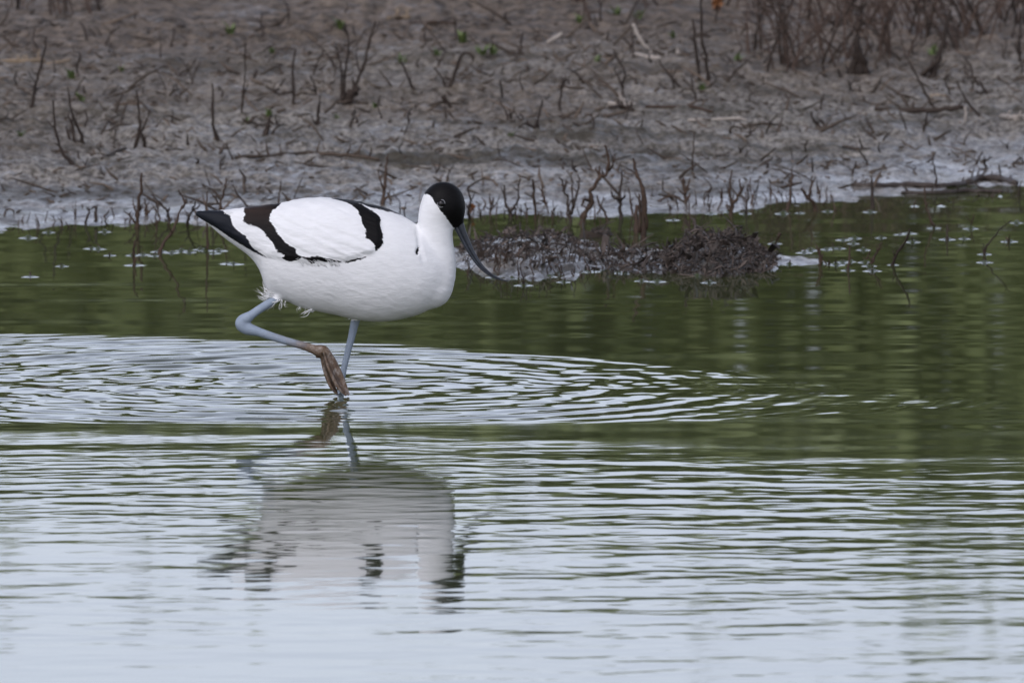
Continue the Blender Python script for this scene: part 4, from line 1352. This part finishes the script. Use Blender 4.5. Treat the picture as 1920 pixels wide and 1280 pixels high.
# ------------------------------------------------------------------ plant litter on the bank (stuff) and the wrack heaps
bf = Buf()
cnt = 0
while cnt < 3600:
    px, py = rng.uniform(-40, 1960), rng.uniform(-30, 395)
    if rng.random() > np.interp(py, [0, 140, 280, 395], [1.0, 0.75, 0.4, 0.14]) or pn(px * 0.006, py * 0.02, 81) < rng.uniform(-0.5, 0.25):
        continue
    cnt += 1
    d = ray(px, py)
    t = 0.0
    # quick plane estimate, then sit on the real ground
    zz = 0.03 + 0.12 * (1 - py / 400)
    p = at0(px, py, zz)
    p[2] = float(ground_h(np.array([p[0]]), np.array([p[1]]))[0])
    if p[2] < 0.004:
        continue
    a = rng.uniform(0, math.pi)
    L = rng.gamma(1.6, 0.009)
    dv = np.array([math.cos(a), math.sin(a), rng.normal(0.15, 0.35)]) * L
    r0 = rng.uniform(0.0006, 0.0022)
    mid = p + dv * 0.5 + rng.normal(0, 0.07, 3) * L
    bf.tube([p, mid, p + dv], [r0, r0, r0 * 0.5], 4, rng.random() ** 3)
tag(link('plant_litter', bf.mesh('plant_litter', M_LITTER)), kind='stuff')


def heap(px, py, rx, ry, hpx, n, label, dens=1.0):
    c = at0(px, py)
    u = MM * (c[1] + D) / D
    b = np.array([c[0], c[1], 0.0])
    far_ = at0(px, py - ry)[1] - c[1]
    bf = Buf()
    for k in range(n):
        r, a = math.sqrt(rng.random()), rng.uniform(0, 6.28)
        x, y = c[0] + rx * u * r * math.cos(a), c[1] + far_ * r * math.sin(a)
        lump = 0.55 + 0.9 * pn(x * 22, y * 12, 91)
        g = float(ground_h(np.array([x]), np.array([y]))[0])
        top = hpx * u * max(0.0, (1 - r ** 2.2)) * max(0.1, lump)
        z = max(g, -0.004) + rng.random() ** 0.6 * top
        p = np.array([x, y, z])
        L = u * rng.gamma(2.2, 6.5)
        d = rng.normal(0, 1, 3)
        d[2] = d[2] * 0.55 + 0.25
        d *= L / np.linalg.norm(d)
        if rng.random() < 0.42:
            L2 = rng.uniform(0.4, 1.1)
            d = d * L2
            bf.blade(p, p + d * 0.5 + rng.normal(0, 0.25, 3) * L, p + d, L * rng.uniform(0.15, 0.45), rng.normal(0, 1, 3), rng.random() ** 2.5)
        else:
            r0 = u * rng.uniform(0.7, 2.0)
            Q = smooth_path([p - d * 0.3, p + rng.normal(0, 0.2, 3) * L, p + d * 0.8 + rng.normal(0, 0.3, 3) * L], 3)
            bf.tube(Q, [r0] * (len(Q) - 1) + [r0 * 0.4], 4, rng.random() ** 2.5)
    o = link('wrack_heap', bf.mesh('wrack_heap', M_WRACK, b), loc=b)
    return tag(o, label, 'debris heap', 'heaps of dead plant wrack in the shallows')


heap(1345, 494, 112, 26, 62, 1900, 'dark tangled heap of dead wrack, tallest on the low islet')
heap(985, 482, 132, 28, 34, 680, 'low stubbly wrack spread right behind the bird\'s bill')
heap(1128, 440, 22, 6, 26, 220, 'small black wrack lump between the two larger heaps')
heap(1180, 496, 90, 20, 16, 420, 'thin scatter of wrack on pale wet mud joining the heaps')
for k in range(130):
    px, py = rng.uniform(872, 1260), rng.uniform(448, 520)
    h = rng.uniform(10, 34) * (1 if px < 1120 else 0.6)
    dx = rng.normal(0, 7)
    stem_thing('islet_stub', [[(px, py), (px + dx * 0.4 + rng.normal(0, 2.5), py - h * 0.5), (px + dx, py - h)]], [rng.uniform(1.1, 2.2)],
               'short dead stub bristling on the low mud islet', 'stubs bristling on the low islet', M_TWIG_RED if k % 2 else M_WRACK, 'stub', knobs=False)

# ------------------------------------------------------------------ the green hedge beyond the bank, mirrored in the water
bf = Buf()
HY = 24.0
for k in range(58000):
    x = rng.uniform(-16, 16) if k % 5 == 0 else rng.uniform(-4.2, 4.2)
    top = 2.16 + 0.17 * math.tanh(x * 1.2) + 0.10 * float(pn(np.array([x * 0.7]), np.array([0.3]), 95)[0]) + 0.05 * float(pn(np.array([x * 3.1]), np.array([0.7]), 96)[0])
    z = top * (1 - rng.random() ** 1.3 * 0.98) if k % 6 else top - 0.06 + rng.exponential(0.085)
    y = HY + rng.normal(0, 0.55) + 0.35 * float(pn(np.array([x * 1.1]), np.array([z * 1.5]), 97)[0]) * 2
    L = rng.uniform(0.035, 0.085) if abs(x) < 4.2 else rng.uniform(0.08, 0.20)
    d = rng.normal(0, 1, 3)
    d *= L / np.linalg.norm(d)
    p = np.array([x, y, z])
    bf.blade(p - d, p + rng.normal(0, 0.02, 3), p + d, L * rng.uniform(0.6, 1.1), rng.normal(0, 1, 3), rng.random())
hedge = link('hedge', None, loc=(0, HY, 0))
tag(hedge, 'tall green hedge standing beyond the mud bank and mirrored in the pond', 'hedge')
link('foliage', bf.mesh('foliage', M_HEDGE, (0, HY, 0)), hedge)
bf = Buf()
for x in np.arange(-15.5, 16, 0.8):
    P = smooth_path([(x, HY, -0.3), (x + rng.normal(0, 0.1), HY, 0.8), (x + rng.normal(0, 0.3), HY + rng.normal(0, 0.2), 1.9)], 4)
    bf.tube(P, np.linspace(0.05, 0.015, len(P)), 6)
link('branches', bf.mesh('branches', M_TWIG, (0, HY, 0)), hedge)
